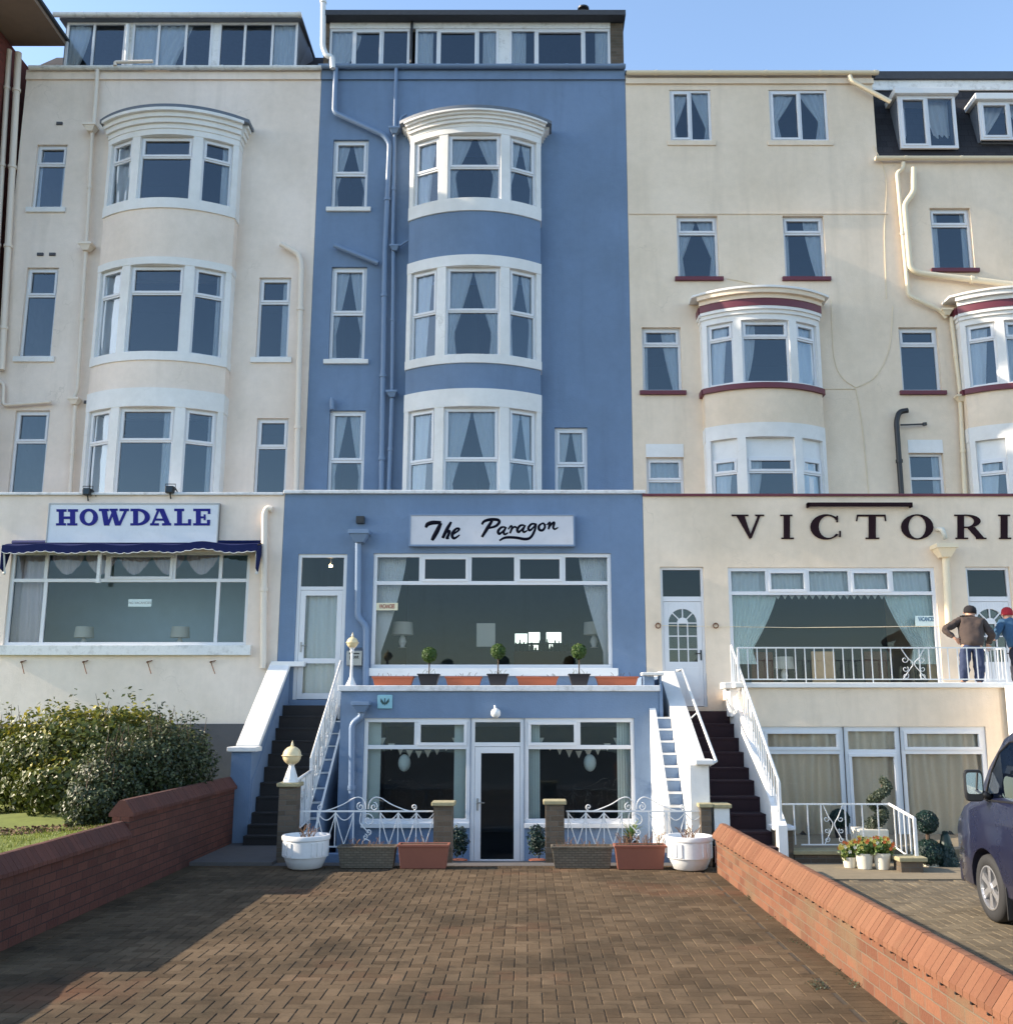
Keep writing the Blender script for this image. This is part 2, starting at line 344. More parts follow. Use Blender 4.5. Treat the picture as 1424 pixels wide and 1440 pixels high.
# block paving: herringbone of real bevelled blocks over a joint bed
def herring(mb,x0,x1,y0,y1,z,hole=None):
    L,W,gp=.23,.115,.004
    def blk(cx,cy,hx,hy):
        if cx<x0 or cx>x1 or cy<y0 or cy>y1: return
        if hole and hole(cx,cy): return
        mb.tint=min(1,max(0,random.gauss(.5,.27))); h=z+random.uniform(-.0015,.0015); c=.006; gx=random.uniform(-.001,.001)
        hx-=gp/2; hy-=gp/2
        B=[(cx-hx,cy-hy,h-.02),(cx+hx,cy-hy,h-.02),(cx+hx,cy+hy,h-.02),(cx-hx,cy+hy,h-.02)]
        m_=[(a,b_,h-c) for a,b_,_ in B]
        T=[(cx-hx+c,cy-hy+c,h),(cx+hx-c,cy-hy+c,h+gx),(cx+hx-c,cy+hy-c,h),(cx-hx+c,cy+hy-c,h-gx)]
        i=[mb.pt(p) for p in B+m_+T]
        for k in range(4):
            j=(k+1)%4; mb.fi([i[k],i[j],i[4+j],i[4+k]]); mb.fi([i[4+k],i[4+j],i[8+j],i[8+k]])
        mb.fi(i[8:12])
    for i in range(int(math.floor(x0/W))-2,int(x1/W)+2):
        for j in range(int(math.floor(y0/W))-2,int(y1/W)+2):
            d=(i-j)%4
            if d==0: blk((i+1)*W,(j+.5)*W,W,W/2)
            elif d==3: blk((i+.5)*W,(j+1)*W,W/2,W)
b=MB(); b.box(XB,2.95,6.0,15.42,-.40,-.0065); struct(b.build('driveway_bed',M['earth']))
b=MB(); herring(b,-4.72,2.46,6.0,15.3,0)
for xs in (-4.81,2.55,2.745):   # header course along both walls
    y=6.0
    while y<15.3:
        b.tint=random.uniform(.1,.6); b.box(xs-.095,xs+.095,y+.003,y+.098,-.02,.0015); y+=.1
x=-4.9
while x<2.6:
    b.tint=random.uniform(.1,.5); b.box(x+.003,x+.098,15.31,15.5,-.02,.0025); x+=.1
struct(b.build('driveway',M['drivebrick']))
b=MB(); b.box(3.12,XE,6.0,15.0,-.40,-.012); struct(b.build('forecourt_bed',M['earth']))
b=MB(); herring(b,3.15,9.5,6.0,14.2,0); struct(b.build('forecourt',M['forebrick']))
slab('forecourt_apron',3.12,XE,14.3,15.9,-.4,.006,M['sandy'])
slab('side_path',XB+.02,-3.7,15.52,17.7,-.4,.05,M['conc'])
slab('yard_kerb',-3.7,2.6,15.5,15.98,-.4,.004,M['conc'])
# Howdale's garden
def hump(x,y): return .62+.05*math.sin(x*1.3+y)+.04*math.sin(y*2.1-x*.7)
b=MB(); nx,ny=40,60; idx={}
for i in range(nx+1):
    for j in range(ny+1):
        x=-13+ (7.92)*i/nx; y=4+16.28*j/ny; idx[i,j]=b.pt((x,y,hump(x,y)))
for i in range(nx):
    for j in range(ny): b.fi([idx[i,j],idx[i+1,j],idx[i+1,j+1],idx[i,j+1]])
struct(b.build('lawn',M['lawn'],smooth=True))
b=MB()
for k in range(26000):
    x=random.uniform(-9.5,-5.2); y=random.uniform(9.3,14.6)
    if random.random()>(.35+.65*(math.sin(x*3)*math.sin(y*2.3)>-.2)): continue
    h=random.uniform(.02,.06); a=random.uniform(0,6.28); dx=.005*math.cos(a);dy=.005*math.sin(a); z=hump(x,y)-.004; l=random.uniform(-.02,.02)
    b.tint=random.random(); b.face([(x-dx,y-dy,z),(x+dx,y+dy,z),(x+l,y+l*.5,z+h)])
tag(b.build('grass',M['grassb']),'short mossy lawn grass in the left-hand garden','grass',kind='stuff')
# ---------------------------------------------------------------- building kit
def holes_wall(mb,x0,x1,z0,z1,y,holes,dep=.14):
    xs=sorted({x0,x1,*[min(max(h[i],x0),x1) for h in holes for i in (0,1)]}); zs=sorted({z0,z1,*[min(max(h[i],z0),z1) for h in holes for i in (2,3)]})
    for a,c in zip(xs,xs[1:]):
        for d,e in zip(zs,zs[1:]):
            mx,mz=(a+c)/2,(d+e)/2
            if any(h[0]<mx<h[1] and h[2]<mz<h[3] for h in holes): continue
            mb.face([(a,y,d),(c,y,d),(c,y,e),(a,y,e)])
    for a,c,d,e in holes:
        mb.face([(a,y,d),(a,y,e),(a,y+dep,e),(a,y+dep,d)]); mb.face([(c,y,e),(c,y,d),(c,y+dep,d),(c,y+dep,e)])
        mb.face([(a,y,d),(a,y+dep,d),(c,y+dep,d),(c,y,d)]); mb.face([(a,y,e),(c,y,e),(c,y+dep,e),(a,y+dep,e)])
def curtain(mb,x0,x1,z0,z1,y,style):
    H=z1-z0; W=x1-x0; ph=random.uniform(0,6)
    def sheet(fe,side,t0=0,t1=1,full=None):   # fe(t)-> reach from side as fraction of width
        nx=max(8,int(W*(full or .5)*42)); nz=14
        I={}
        for j in range(nz+1):
            t=t0+(t1-t0)*j/nz; r=fe(t)
            for i in range(nx+1):
                s=i/nx; xx=x0+W*r*s if side==0 else x1-W*r*s
                am=(.018 if style!='closed' else .05)*(.5+r); yy=y+am*math.sin(s*nx*(.9 if style!='closed' else .62)+ph+1.2*math.sin(t*2+s*3))+.008*math.sin(s*9+t*5)
                I[i,j]=mb.pt((xx,yy,z1-H*t))
        for j in range(nz):
            for i in range(nx): mb.fi([I[i,j],I[i+1,j],I[i+1,j+1],I[i,j+1]])
    if style=='tied':
        k=random.uniform(.58,.75); e0=random.uniform(.46,.5); mn=random.uniform(.10,.16)
        f=lambda t:(e0-(e0-mn)*(t/k)**1.15) if t<k else mn+(t-k)*.18
        sheet(f,0); sheet(f,1)
    elif style=='gather':
        k=.8; f=lambda t:.24-.13*(t/k)**1.3 if t<k else .11+(t-k)*.1
        sheet(f,0); sheet(f,1)
    elif style=='shopl':
        f=lambda t:.13-.10*min(1,(t/.85))**1.4; sheet(f,0); sheet(f,1)
    elif style=='side': a=random.uniform(.14,.24); sheet(lambda t:a,0); sheet(lambda t:a*.9,1)
    elif style=='right': a=random.uniform(.2,.3); sheet(lambda t:a,1)
    elif style=='left': a=random.uniform(.3,.42); sheet(lambda t:a-.22*t*t,0)
    elif style=='righttie': sheet(lambda t:.48-.3*(t**1.5),1); sheet(lambda t:.14,0)
    elif style=='closed': sheet(lambda t:.52,0,full=.5); sheet(lambda t:.485,1,full=.5)
    elif style=='drape': sheet(lambda t:.75-.25*t,0,full=.7)
    elif style=='net': sheet(lambda t:1.0,0,full=1)
def frame_bars(mb,x0,x1,z0,z1,y,rows,w=.055,d=.06):
    mb.box(x0,x1,y,y+d,z0,z0+w); mb.box(x0,x1,y,y+d,z1-w,z1); mb.box(x0,x0+w,y,y+d,z0+w,z1-w); mb.box(x1-w,x1,y,y+d,z0+w,z1-w)
    zt=z1; H=z1-z0; cells=[]
    for ri,(hf,cols,sash) in enumerate(rows):
        zb=zt-H*hf
        if ri<len(rows)-1: mb.box(x0+w,x1-w,y+.002,y+d-.002,zb-w/2,zb+w/2)
        xs=[x0]+[x0+(x1-x0)*c for c in cols]+[x1]
        ta=zt-(w if ri==0 else w/2); tb=zb+(w if ri==len(rows)-1 else w/2)
        for c in cols:
            xx=x0+(x1-x0)*c; mb.box(xx-w/2,xx+w/2,y+.004,y+d-.004,tb,ta)
        for ci in range(len(xs)-1):
            a=xs[ci]+(w if ci==0 else w/2); c=xs[ci+1]-(w if ci==len(xs)-2 else w/2)
            if ci in sash:
                q=.042; yy=y-.016; e=.012
                mb.box(a-e,c+e,yy,y+.04,tb-e,tb+q); mb.box(a-e,c+e,yy,y+.04,ta-q,ta+e); mb.box(a-e,a+q,yy,y+.04,tb+q,ta-q); mb.box(c-q,c+e,yy,y+.04,tb+q,ta-q)
        zt=zb
def window(par,x0,x1,z0,z1,y,rows,cur=None,sill=None,glass='glass',Mx=None,curm='curtain',w=.055,rec=.07,cury=.085):
    f=MB(Mx); frame_bars(f,x0,x1,z0,z1,y+rec,rows,w); fo=f.build('window',M['upvc'],par,bevel=.004)
    p=MB(Mx); p.face([(x0+.02,y+rec+.04,z0+.02),(x1-.02,y+rec+.04,z0+.02),(x1-.02,y+rec+.04,z1-.02),(x0+.02,y+rec+.04,z1-.02)]); p.build('pane',M[glass],fo)
    if cur:
        c=MB(Mx); curtain(c,x0+.02,x1-.02,z0+.01,z1-.01,y+rec+cury,cur); c.build('curtain',M[curm],fo,smooth=True)
    if sill:
        mat,h,ov,pr=sill; s=MB(Mx); s.box(x0-ov,x1+ov,y-pr,y+rec+.03,z0-h,z0+.003); s.build('sill',M[mat],fo,bevel=.006)
    return fo
def pipe(par,pts,y,r=.055,mat='pipe_c',name='drainpipe',brk=True):
    q=[(X(u,v,y),y,Z(v,y)) for u,v in pts]; b=MB(); 
    # rounded corners
    o=[q[0]]
    for a,c,d in zip(q,q[1:],q[2:]):
        a,c,d=map(Vector,(a,c,d)); l=min(.09,(a-c).length*.4,(d-c).length*.4)
        p1=c+(a-c).normalized()*l; p2=c+(d-c).normalized()*l
        for t in (0,.33,.66,1): o.append(tuple((1-t)**2*p1+2*t*(1-t)*c+t*t*p2))
    o.append(q[-1]); b.tube(o,r,10)
    if brk:
        for a,c in zip(q,q[1:]):
            L=(Vector(c)-Vector(a)).length; n=int(L/1.8)
            for k in range(n):
                t=(k+.5)/max(n,1); p=Vector(a).lerp(Vector(c),t); dd=(Vector(c)-Vector(a)).normalized()
                b.tube([p-dd*.035,p+dd*.035],r*1.28,10)
    return autosmooth(b.build(name,M[mat],par))
def hopper(par,u,v,y,mat,s=1,name='rainwater_hopper'):
    x,z=P(u,v,y); b=MB(); w_=.11*s
    b.hexa([(x-w_*.5,y-.06*s,z-.10*s),(x+w_*.5,y-.06*s,z-.10*s),(x+w_*.5,y+.06*s,z-.10*s),(x-w_*.5,y+.06*s,z-.10*s)],[(x-w_,y-.1*s,z),(x+w_,y-.1*s,z),(x+w_,y+.1*s,z),(x-w_,y+.1*s,z)])
    b.box(x-w_*1.15,x+w_*1.15,y-.115*s,y+.1*s,z,z+.05*s); return b.build(name,M[mat],par,bevel=.005)
def gutter(par,x0,x1,y,z,mat,r=.06):
    b=MB(); n=10
    pro=[(y+r*math.cos(PI+PI*k/n),z+r*math.sin(PI+PI*k/n)*1.0) for k in range(n+1)]
    b.prism([(p[0],p[1]) for p in pro]+[(y+r,z+.012),(y-r,z+.012)],lambda p,d:(d,p[0],p[1]),x0,x1)
    x=x0+.7
    while x<x1:
        b.prism([(y+(r+.008)*math.cos(PI+PI*k/n),z+(r+.008)*math.sin(PI+PI*k/n)) for k in range(n+1)]+[(y+r+.008,z+.016),(y-r-.008,z+.016)],lambda p,d:(d,p[0],p[1]),x-.03,x+.03); x+=1.3
    return autosmooth(b.build('gutter',M[mat],par))
def shell(mb,x0,x1,y0,y1,z0,z1,back=True,backholes=()):
    a=.003
    mb.face([(x0+a,y0,z0),(x0+a,y0,z1),(x0+a,y1,z1),(x0+a,y1,z0)]); mb.face([(x1-a,y0,z1),(x1-a,y0,z0),(x1-a,y1,z0),(x1-a,y1,z1)])
    mb.face([(x0,y0,z1),(x1,y0,z1),(x1,y1,z1),(x0,y1,z1)])
    if back: holes_wall(mb,x0,x1,z0,z1,y1,list(backholes),.05)
def bay(par,cx,hw,proj,wallm,levels,style,top=None,zbot=6.2):
    """levels: list of (z_sill_bottom, z_frame_bottom, z_frame_top, z_band_top) top first"""
    ret=.30; sag=proj-ret; Rr=(hw*hw+sag*sag)/(2*sag); cy=YU+Rr-proj; A=math.asin(hw/Rr)*.9995; kw=hw/1.5
    a1,a2,a3=math.asin(.60*kw/Rr),math.asin(.80*kw/Rr),math.asin(1.40*kw/Rr)
    def rets(mb,off,z0,z1):
        for q in (-1,1): mb.box(cx+q*(hw-.16),cx+q*(hw+off),YU-ret+.001*0,YU-.0005,z0,z1)
    wallb=MB(); trim=MB(); zt=top['z'] if top else levels[0][3]
    T=.16
    # plain drum between floors
    prev=levels[0][3]
    for k,(zs,zf,zh,zb) in enumerate(levels):
        nxt=levels[k+1][3] if k+1<len(levels) else None
        if nxt is not None:
            wb=MB(); wb.arc(cx,cy,Rr-T,Rr,nxt,zs,-A,A,28); rets(wb,-.002,nxt+.001,zs-.001); autosmooth(wb.build('bay_wall',M[wallm],par))
    for zs,zf,zh,zb in levels:
        trim.arc(cx,cy,Rr-T,Rr+.035,zs,zf,-A,A,28)                # sill band
        trim.arc(cx,cy,Rr-T,Rr+(.03 if style!='v' else .01),zh,zb,-A,A,28)     # head band
        rets(trim,.02,zs,zf); rets(trim,.006,zf+.001,zh-.001); rets(trim,.018,zh,zb)
        for s in (-1,1):
            for p,q,n in ((a1,a2,4),(a3,A,4)):
                lo,hi=(p,q) if s>0 else (-q,-p); trim.arc(cx,cy,Rr-T,Rr+.02,zf,zh,lo,hi,n)
    autosmooth(trim.build('bay_surround',M['white_r'],par))
    for li,(zs,zf,zh,zb) in enumerate(levels):
        for mid,half,kind in ((0,a1,'c'),(-(a2+a3)/2,(a3-a2)/2,'l'),((a2+a3)/2,(a3-a2)/2,'r')):
            hwid=Rr*math.sin(half)-.005; Mx=Matrix.Translation((cx,cy,0))@Matrix.Rotation(mid,4,'Z'); yy=-(Rr*math.cos(half))+.0
            if style=='p': rows=[(.5,[],{0}),(.5,[],set())]; cur='tied' if kind=='c' else ('drape' if kind=='l' else 'tied')
            elif style=='h': rows=[(.32,[],{0}),(.68,[],set())]; cur={'c':('right' if li==2 else None),'l':'closed','r':'right'}[kind]
            else: rows=[(.27,[],{0}),(.73,[],set())]; cur={'c':'left','l':'drape','r':'closed'}[kind]
            zh2=zh-(.42 if style=='v' and li==len(levels)-1 else 0)
            if zh2<zh:
                pn=MB(Mx); pn.box(-hwid,hwid,yy+.07,yy+.12,zh2+.001,zh); pn.build('head_panel',M['whitep'],par)
            window(par,-hwid,hwid,zf,zh2,yy,rows,cur,None,Mx=Mx,w=.05,rec=.045)
    if top:
        tr=MB(); z=top['z']; z0=levels[0][3]; steps=top['steps']
        tot=sum(h for _,h in steps)+(top['band'][1]+.14 if top.get('band') else 0); want=Z(top['v'],YU-proj-top['ov'])-z0; kk=max(.2,want/tot)
        steps=[(o_,h_*kk) for o_,h_ in steps]
        for off,h in steps:
            tr.arc(cx,cy,Rr-T,Rr+off,z0,z0+h,-A,A,32); rets(tr,off*.8,z0+.001,z0+h-.001); z0+=h
        autosmooth(tr.build('bay_cornice',M['white_r'],par),30)
        if top.get('band'):
            a_,h_=top['band']; h_*=kk; bb=MB(); bb.arc(cx,cy,Rr-T,Rr+a_,z0,z0+h_,-A,A,32); rets(bb,a_*.8,z0+.001,z0+h_-.001); autosmooth(bb.build('maroon_band',M['maroon'],par),30); z0+=h_
            bb=MB(); bb.arc(cx,cy,Rr-T,Rr+.12,z0,z0+.07*kk,-A,A,32); bb.arc(cx,cy,Rr-T,Rr+.2,z0+.07*kk,z0+.14*kk,-A,A,32); autosmooth(bb.build('cream_hood',M['white_r' if top.get('w') else 'cream_v'],par),30); z0+=.14*kk
        rf=MB(); ov=top['ov']; n=32
        L=[];N=[]
        for k in range(n+1):
            a=-A-.05+(2*A+.10)*k/n; L.append((cx+(Rr+ov)*math.sin(a),min(YU,cy-(Rr+ov)*math.cos(a))))
        if style=='v' :
            b2=MB(); b2.arc(cx,cy,Rr,Rr+.07,levels[0][0]-.003,levels[0][1]-.03,-A,A,28); rets(b2,.07,levels[0][0]-.003,levels[0][1]-.03); autosmooth(b2.build('bay_sill',M['maroon'],par))
        poly=L+[(L[-1][0],YU+.0),(L[0][0],YU+.0)]
        rf.prism(poly,lambda p,d:(p[0],p[1],d),z0,z0+top.get('rh',.07)); rf.build('bay_roof',M[top['rm']],par,bevel=.004)
def interior(par,x0,x1,floors,z0,z1,yf,back=None):
    b=MB()
    for z in floors: b.box(x0+.05,x1-.05,yf+.32,27.5,z-.1,z+.1)
    if back:
        for (a,c) in back: b.box(x0+.05,x1-.05,26.0,26.1,a,c)
    b.box((x0+x1)/2-.06,(x0+x1)/2+.06,yf+.6+1.5,26,7,z1-.1) if z1>7 else None
    b.build('interior',M['room'],par)
# ================================================================= HOWDALE HOUSE (left, cream)
H=thing('guest_house','tall cream guest house with navy awning, left of the blue one','house',((XA+XB)/2,YU,0))
bc=-8.2
ZB=6.49
def rect(u0,v0,u1,v1,Y):
    vm=(v0+v1)/2; return X(u0,vm,Y),X(u1,vm,Y),Z(v1,Y),Z(v0,Y)
wins_h=[(48,203,91,292,'side'),(32,376,77,502,None),(15,577,64,720,None),(362,390,407,503,'right'),(358,588,403,720,None)]
holes=[]
for u0,v0,u1,v1,c in wins_h: holes.append(rect(u0,v0,u1,v1,YU))
ZYF=lambda v:Z(v,YU-.82)
lev_h=[(ZYF(292),ZYF(278),ZYF(189),ZYF(181)),(ZYF(506),ZYF(494),ZYF(371),ZYF(361)),(6.2,6.3,ZYF(571),ZYF(545))]
bh=[(bc-1.25,bc+1.25,l[1]+.02,l[2]-.02) for l in lev_h]
gz=Z(95,YU-.1)
b=MB(); holes_wall(b,XA,XB-.003,ZB-.4,gz,YU,holes+bh,.2); shell(b,XA,XB-.003,YU,30,0,gz); b.build('upper_wall',M['cream_h'],H)
for (u0,v0,u1,v1,c),h in zip(wins_h,holes):
    s=('white_r',.12,.10,.05) if v1<700 else None
    window(H,h[0],h[1],h[2],h[3],YU,[(.31,[],{0}),(.69,[],set())],c,s)
bay(H,bc,1.5,.82,'cream_h',lev_h,'h',top=dict(z=0,steps=[(.05,.10),(.11,.10),(.16,.09),(.24,.06)],ov=.22,rm='lead',rh=.09,v=150))
interior(H,XA,XB,[9.45,12.85,16.6],0,gz,YU,[(6.6,9.3),(9.6,12.7),(13,16.4)])
# string courses under gutter, gutter
b=MB(); b.box(XA,XB-.01,YU-.05,YU-.001,gz-.26,gz-.02); b.build('fascia',M['cream_h'],H)
gutter(H,XA+.1,XB+.02,YU-.12,gz,'whited',.065)
for u,v,w_,h_ in ((84,174,8,3),(57,358,8,3),(74,358,8,3),(123,566,8,3)):
    x,z=P(u,v,YU); b=MB(); b.box(x-.07,x+.07,YU-.03,YU+.0,z-.03,z+.04); b.box(x-.05,x+.05,YU-.035,YU-.029,z-.025,z+.01); b.build('air_vent',M['grey_r'],H)
pipe(H,[(137,98),(132,172),(131,178)],YU-.11,.05); hopper(H,128,179,YU-.14,'pipe_c',1.2); pipe(H,[(130,186),(122,342)],YU-.11,.045); hopper(H,122,346,YU-.14,'pipe_c',1.2)
pipe(H,[(121,352),(109,548),(104,560)],YU-.11,.045); hopper(H,105,563,YU-.14,'pipe_c'); pipe(H,[(106,570),(98,705)],YU-.11,.045)
pipe(H,[(26,74),(2,520)],YU-.12,.075); pipe(H,[(13,70),(-14,520)],YU-.12,.06)
pipe(H,[(395,343),(419,356),(424,370),(421,500),(416,705)],YU-.12,.065); pipe(H,[(-4,535),(5,540),(4,570),(72,565)],YU-.1,.04)
pipe(H,[(162,92),(162,87),(215,86)],YU-.2,.04)
# attic dormer of Howdale
yd=YU+.05; x0,x1,z0,z1=rect(92,31,418,93,yd); z0=gz+.02
b=MB(); b.box(x0-.02,x0-.0,yd,yd+3,z0,z1); b.box(x1,x1+.02,yd,yd+3,z0,z1)
b.hexa([(x1+.02,yd+.02,z0),(x1+.42,yd+.9,z0),(x1+.42,yd+2.5,z0),(x1+.02,yd+2.5,z0)],[(x1+.02,yd+.05,z1+.05),(x1+.06,yd+.9,z1+.05),(x1+.06,yd+2.5,z1+.05),(x1+.02,yd+2.5,z1+.05)])
b.build('dormer_cheek',M['lead'],H)
b=MB(); b.box(x0-.15,x1+.12,yd-.12,yd+3.2,z1+.0,z1+.06); b.build('dormer_roof',M['lead'],H,bevel=.01)
gutter(H,x0-.25,x1+.12,yd-.2,z1+.07,'whited',.07)
xm1=X(178,60,yd); xm2=X(304,60,yd)
window(H,x0,xm1-.03,z0,z1,yd,[(1,[.46],set())],'left',None,rec=.0); window(H,xm1+.12,xm2-.1,z0,z1,yd,[(1,[.33,.67],set())],'drape',None,rec=.0); window(H,xm2+.05,x1,z0,z1,yd,[(1,[.33,.68],set())],'right',None,rec=.0)
for q_ in ((xm1-.029,xm1+.119),(xm2-.099,xm2+.049)): b=MB(); b.box(*q_,yd+.01,yd+.1,z0,z1); b.build('dormer_post',M['whited'],H)
pipe(H,[(180,34),(177,92)],yd-.06,.045,'whited')
b=MB(); b.face([(XA,YU,gz),(x0-.02,YU,gz),(x0-.02,YU+1.3,gz+1.25),(XA,YU+1.3,gz+1.25)]); b.face([(x1+.02,YU,gz),(XB,YU,gz),(XB,YU+1.3,gz+1.25),(x1+.02,YU+1.3,gz+1.25)]); b.box(XA,XB,YU+1.4,30,gz+.01,gz+1.25); b.build('roof',M['slate'],H)
# ground-floor extension
gx0,gx1,gzb,gzt=rect(10,775,349,908,YG)
b=MB(); holes_wall(b,XA,XB-.003,.3,ZB,YG,[(gx0,gx1,gzb,gzt)],.14); shell(b,XA,XB-.003,YG,YU-.01,.3,ZB-.2,back=False); b.box(XA,XB-.01,YG+.002,YG+.2,ZB-.3,ZB); b.build('extension_wall',M['cream_h'],H)
b=MB(); b.box(XA,XB-.03,YG-.06,YG+.24,ZB,ZB+.055); b.build('parapet_coping',M['coping'],H,bevel=.01)
b=MB(); b.box(XA,XB-.02,YG-.03,YG-.001,.3,Z(1018,YG)); b.build('plinth',M['grey_r'],H)
fo=window(H,gx0,gx1,gzb,gzt,YG,[(.31,[.145,.40,.68,.875],{2}),(.69,[.15,.87],set())],None,('whited',.19,.12,.10),'glass2',w=.07,rec=.05)
c=MB(); curtain(c,gx0,gx0+.62,gzb,gzt,YG+.3,'net'); c.build('net_curtain',M['pink'],fo,smooth=True)
c=MB()
for i in range(5):      # scalloped swags hanging in the top lights
    a=gx0+.7+i*.68; n=14
    pts=[(a+.64*k/n,YG+.28+.02*math.sin(k*2.2),gzt-.12-.32*math.sin(PI*k/n)) for k in range(n+1)]
    for p,q in zip(pts,pts[1:]): c.face([(p[0],p[1],gzt),(q[0],q[1],gzt),q,p])
c.build('swag',M['pink'],fo)
b=MB(); b.box(XA+.1,XB-.1,YG+.5,26,2.3,2.4); b.box(XA+.1,XB-.1,YG+.3,26,6.0,6.1); b.box(XA+.1,XB-.1,22.6,22.7,2.4,6.0); b.build('dining_room',paint_mat('haze_reflection_room',(.36,.50,.60),.9,.1,.05,3),H)  # room colour paled to stand in for hazy sky reflected in the panes
pipe(H,[(383,716),(376,714),(372,722),(370,940)],YG-.09,.065)
# sign, awning, floodlights, brackets
def to3(fn): return fn
def letters(par,polys,fn,y,d0,mat,name='letter'):
    """polys: list of (list of polygons) per letter; fn maps sheet px -> (u,v)"""
    for gl in polys:
        b=MB()
        for i,pl in enumerate(gl):
            q=[P(*fn(p[0],p[1]),y) for p in pl]
            ar=sum(q[k][0]*q[(k+1)%len(q)][1]-q[(k+1)%len(q)][0]*q[k][1] for k in range(len(q)))
            if ar<0: q=q[::-1]
            b.prism(q,lambda p,d:(p[0],d,p[1]),y,y-d0-.0007*i)
        b.build(name,M[mat],par)
def rc(a,b_,c,d): return [(a,b_),(c,b_),(c,d),(a,d)]
def st(x0,y0,x1,y1,w_): return [(x0-w_/2,y0),(x0+w_/2,y0),(x1+w_/2,y1),(x1-w_/2,y1)]
def ring(cx,cy,rx,ry,ix,iy,a0=0,a1=360,n=20,icx=None):
    out=[]; icx=cx if icx is None else icx
    for k in range(n):
        t0=R(a0+(a1-a0)*k/n); t1=R(a0+(a1-a0)*(k+1)/n)
        out.append([(cx+rx*math.cos(t0),cy-ry*math.sin(t0)),(cx+rx*math.cos(t1),cy-ry*math.sin(t1)),(icx+ix*math.cos(t1),cy-iy*math.sin(t1)),(icx+ix*math.cos(t0),cy-iy*math.sin(t0))])
    return out
x0,x1,z0,z1=rect(68,709,306,763,YG-.1)
sg=thing('sign_board','white HOWDALE name board above the navy awning','sign',((x0+x1)/2,YG-.1,z0))
b=MB(); b.box(x0,x1,YG-.1,YG-.002,z0,z1); b.build('board',M['signw'],sg)
b=MB(); b.box(x0-.02,x0,YG-.115,YG-.002,z0,z1); b.box(x1,x1+.02,YG-.115,YG-.002,z0,z1); b.box(x0-.02,x1+.02,YG-.115,YG-.002,z1,z1+.02); b.build('edging',M['steel'],sg)
hf=lambda x,y:(60+x/5.477,700+y/5.477)
HL=[[rc(107,88,185,108),rc(103,196,180,214),rc(125,107,163,197),rc(195,88,272,108),rc(190,196,267,214),rc(212,107,250,197),rc(162,144,213,164)],
 ring(356,150,71,66,34,46),
 [rc(433,84,510,104),rc(515,84,578,100),rc(592,84,665,104),st(474,100,494,214,42),st(500,214,548,98,20),st(545,98,578,214,40),st(588,214,640,100,22)],
 [rc(677,84,738,104),rc(675,196,738,214),rc(697,103,735,197)]+ring(733,149,94,65,54,46,-90,90,14),
 [st(893,92,848,200,20),st(912,84,962,200,42),rc(868,160,940,177),rc(828,196,896,214),rc(920,196,990,214),rc(872,84,930,98)],
 [rc(1013,84,1090,104),rc(1035,103,1073,197),rc(1013,196,1143,214),rc(1120,165,1143,197)],
 [rc(1160,84,1292,104),rc(1272,103,1292,125),rc(1180,103,1218,197),rc(1217,143,1250,159),rc(1240,128,1256,173),rc(1160,196,1288,214),rc(1266,170,1290,197)]]
letters(sg,HL,hf,YG-.1,.006,'letter_h')
aw=thing('awning','navy shallow awning with scalloped edge over the wide cream-house window','awning',(-8,YG,4.6))
ax0=X(4,775,YG-.4); ax1=X(362,775,YG-.4); az=Z(764,YG)-.02
b=MB(); n=60
for i in range(n):
    for j in range(4):
        def q(i,j):
            t=j/4; xx=ax0+(ax1-ax0)*i/n; return (xx,YG-.02-.42*t,az-.10*t*t-.02*math.sin(i*.5)*t+.05*(math.exp(-((i-n*.78)/6)**2))*t)
        b.face([q(i,j),q(i,j+1),q(i+1,j+1),q(i+1,j)])
b.tube([(ax0,YG-.06,az+.03),(ax1,YG-.06,az+.03)],.04,8); b.build('canopy',M['navy'],aw,smooth=True)
b=MB(); nn=160; tr=MB(); pts=[]
for i in range(nn):
    def zz(i): return -.12-.025*abs(math.sin(i*PI/5.5))
    f0=lambda i:(ax0+(ax1-ax0)*i/nn,YG-.445,az-.10-.02*math.sin(i*.5*n/nn)+.05*math.exp(-((i*n/nn-n*.78)/6)**2))
    p,q_=f0(i),f0(i+1); b.face([(p[0],p[1],p[2]+zz(i)),(q_[0],q_[1],q_[2]+zz(i+1)),(q_[0],q_[1],q_[2]+.02),(p[0],p[1],p[2]+.02)]); pts.append((p[0],p[1]-.004,p[2]+zz(i)))
b.build('valance',M['navy'],aw); tr.tube(pts,.007,5); tr.build('edge_piping',M['whited'],aw)
for xx,s in ((ax0,1),(ax1,-1)):
    b=MB(); b.hexa([(xx-.01,YG-.44,az-.55),(xx+.01,YG-.44,az-.55),(xx+.01,YG-.30,az-.6),(xx-.01,YG-.30,az-.6)],[(xx-.01,YG-.44,az-.1),(xx+.01,YG-.44,az-.1),(xx+.01,YG-.02,az),(xx-.01,YG-.02,az)]); b.build('side_flap',M['navy'],aw)
    b=MB(); b.tube([(xx+s*.02,YG-.3,az-.6),(xx+s*.02,YG-.42,az-.12)],.02,6); b.ball((xx+s*.02,YG-.3,az-.62),.035,8); b.build('folding_arm',M['whited'],aw)
for u in (141,):
    xx=X(u,790,YG-.2); b=MB(); b.box(xx-.03,xx+.03,YG-.26,YG-.2,Z(815,YG-.2),az-.1); b.box(xx-.04,xx+.04,YG-.27,YG-.19,Z(820,YG-.2),Z(815,YG-.2)); b.build('folding_arm',M['whited'],aw)
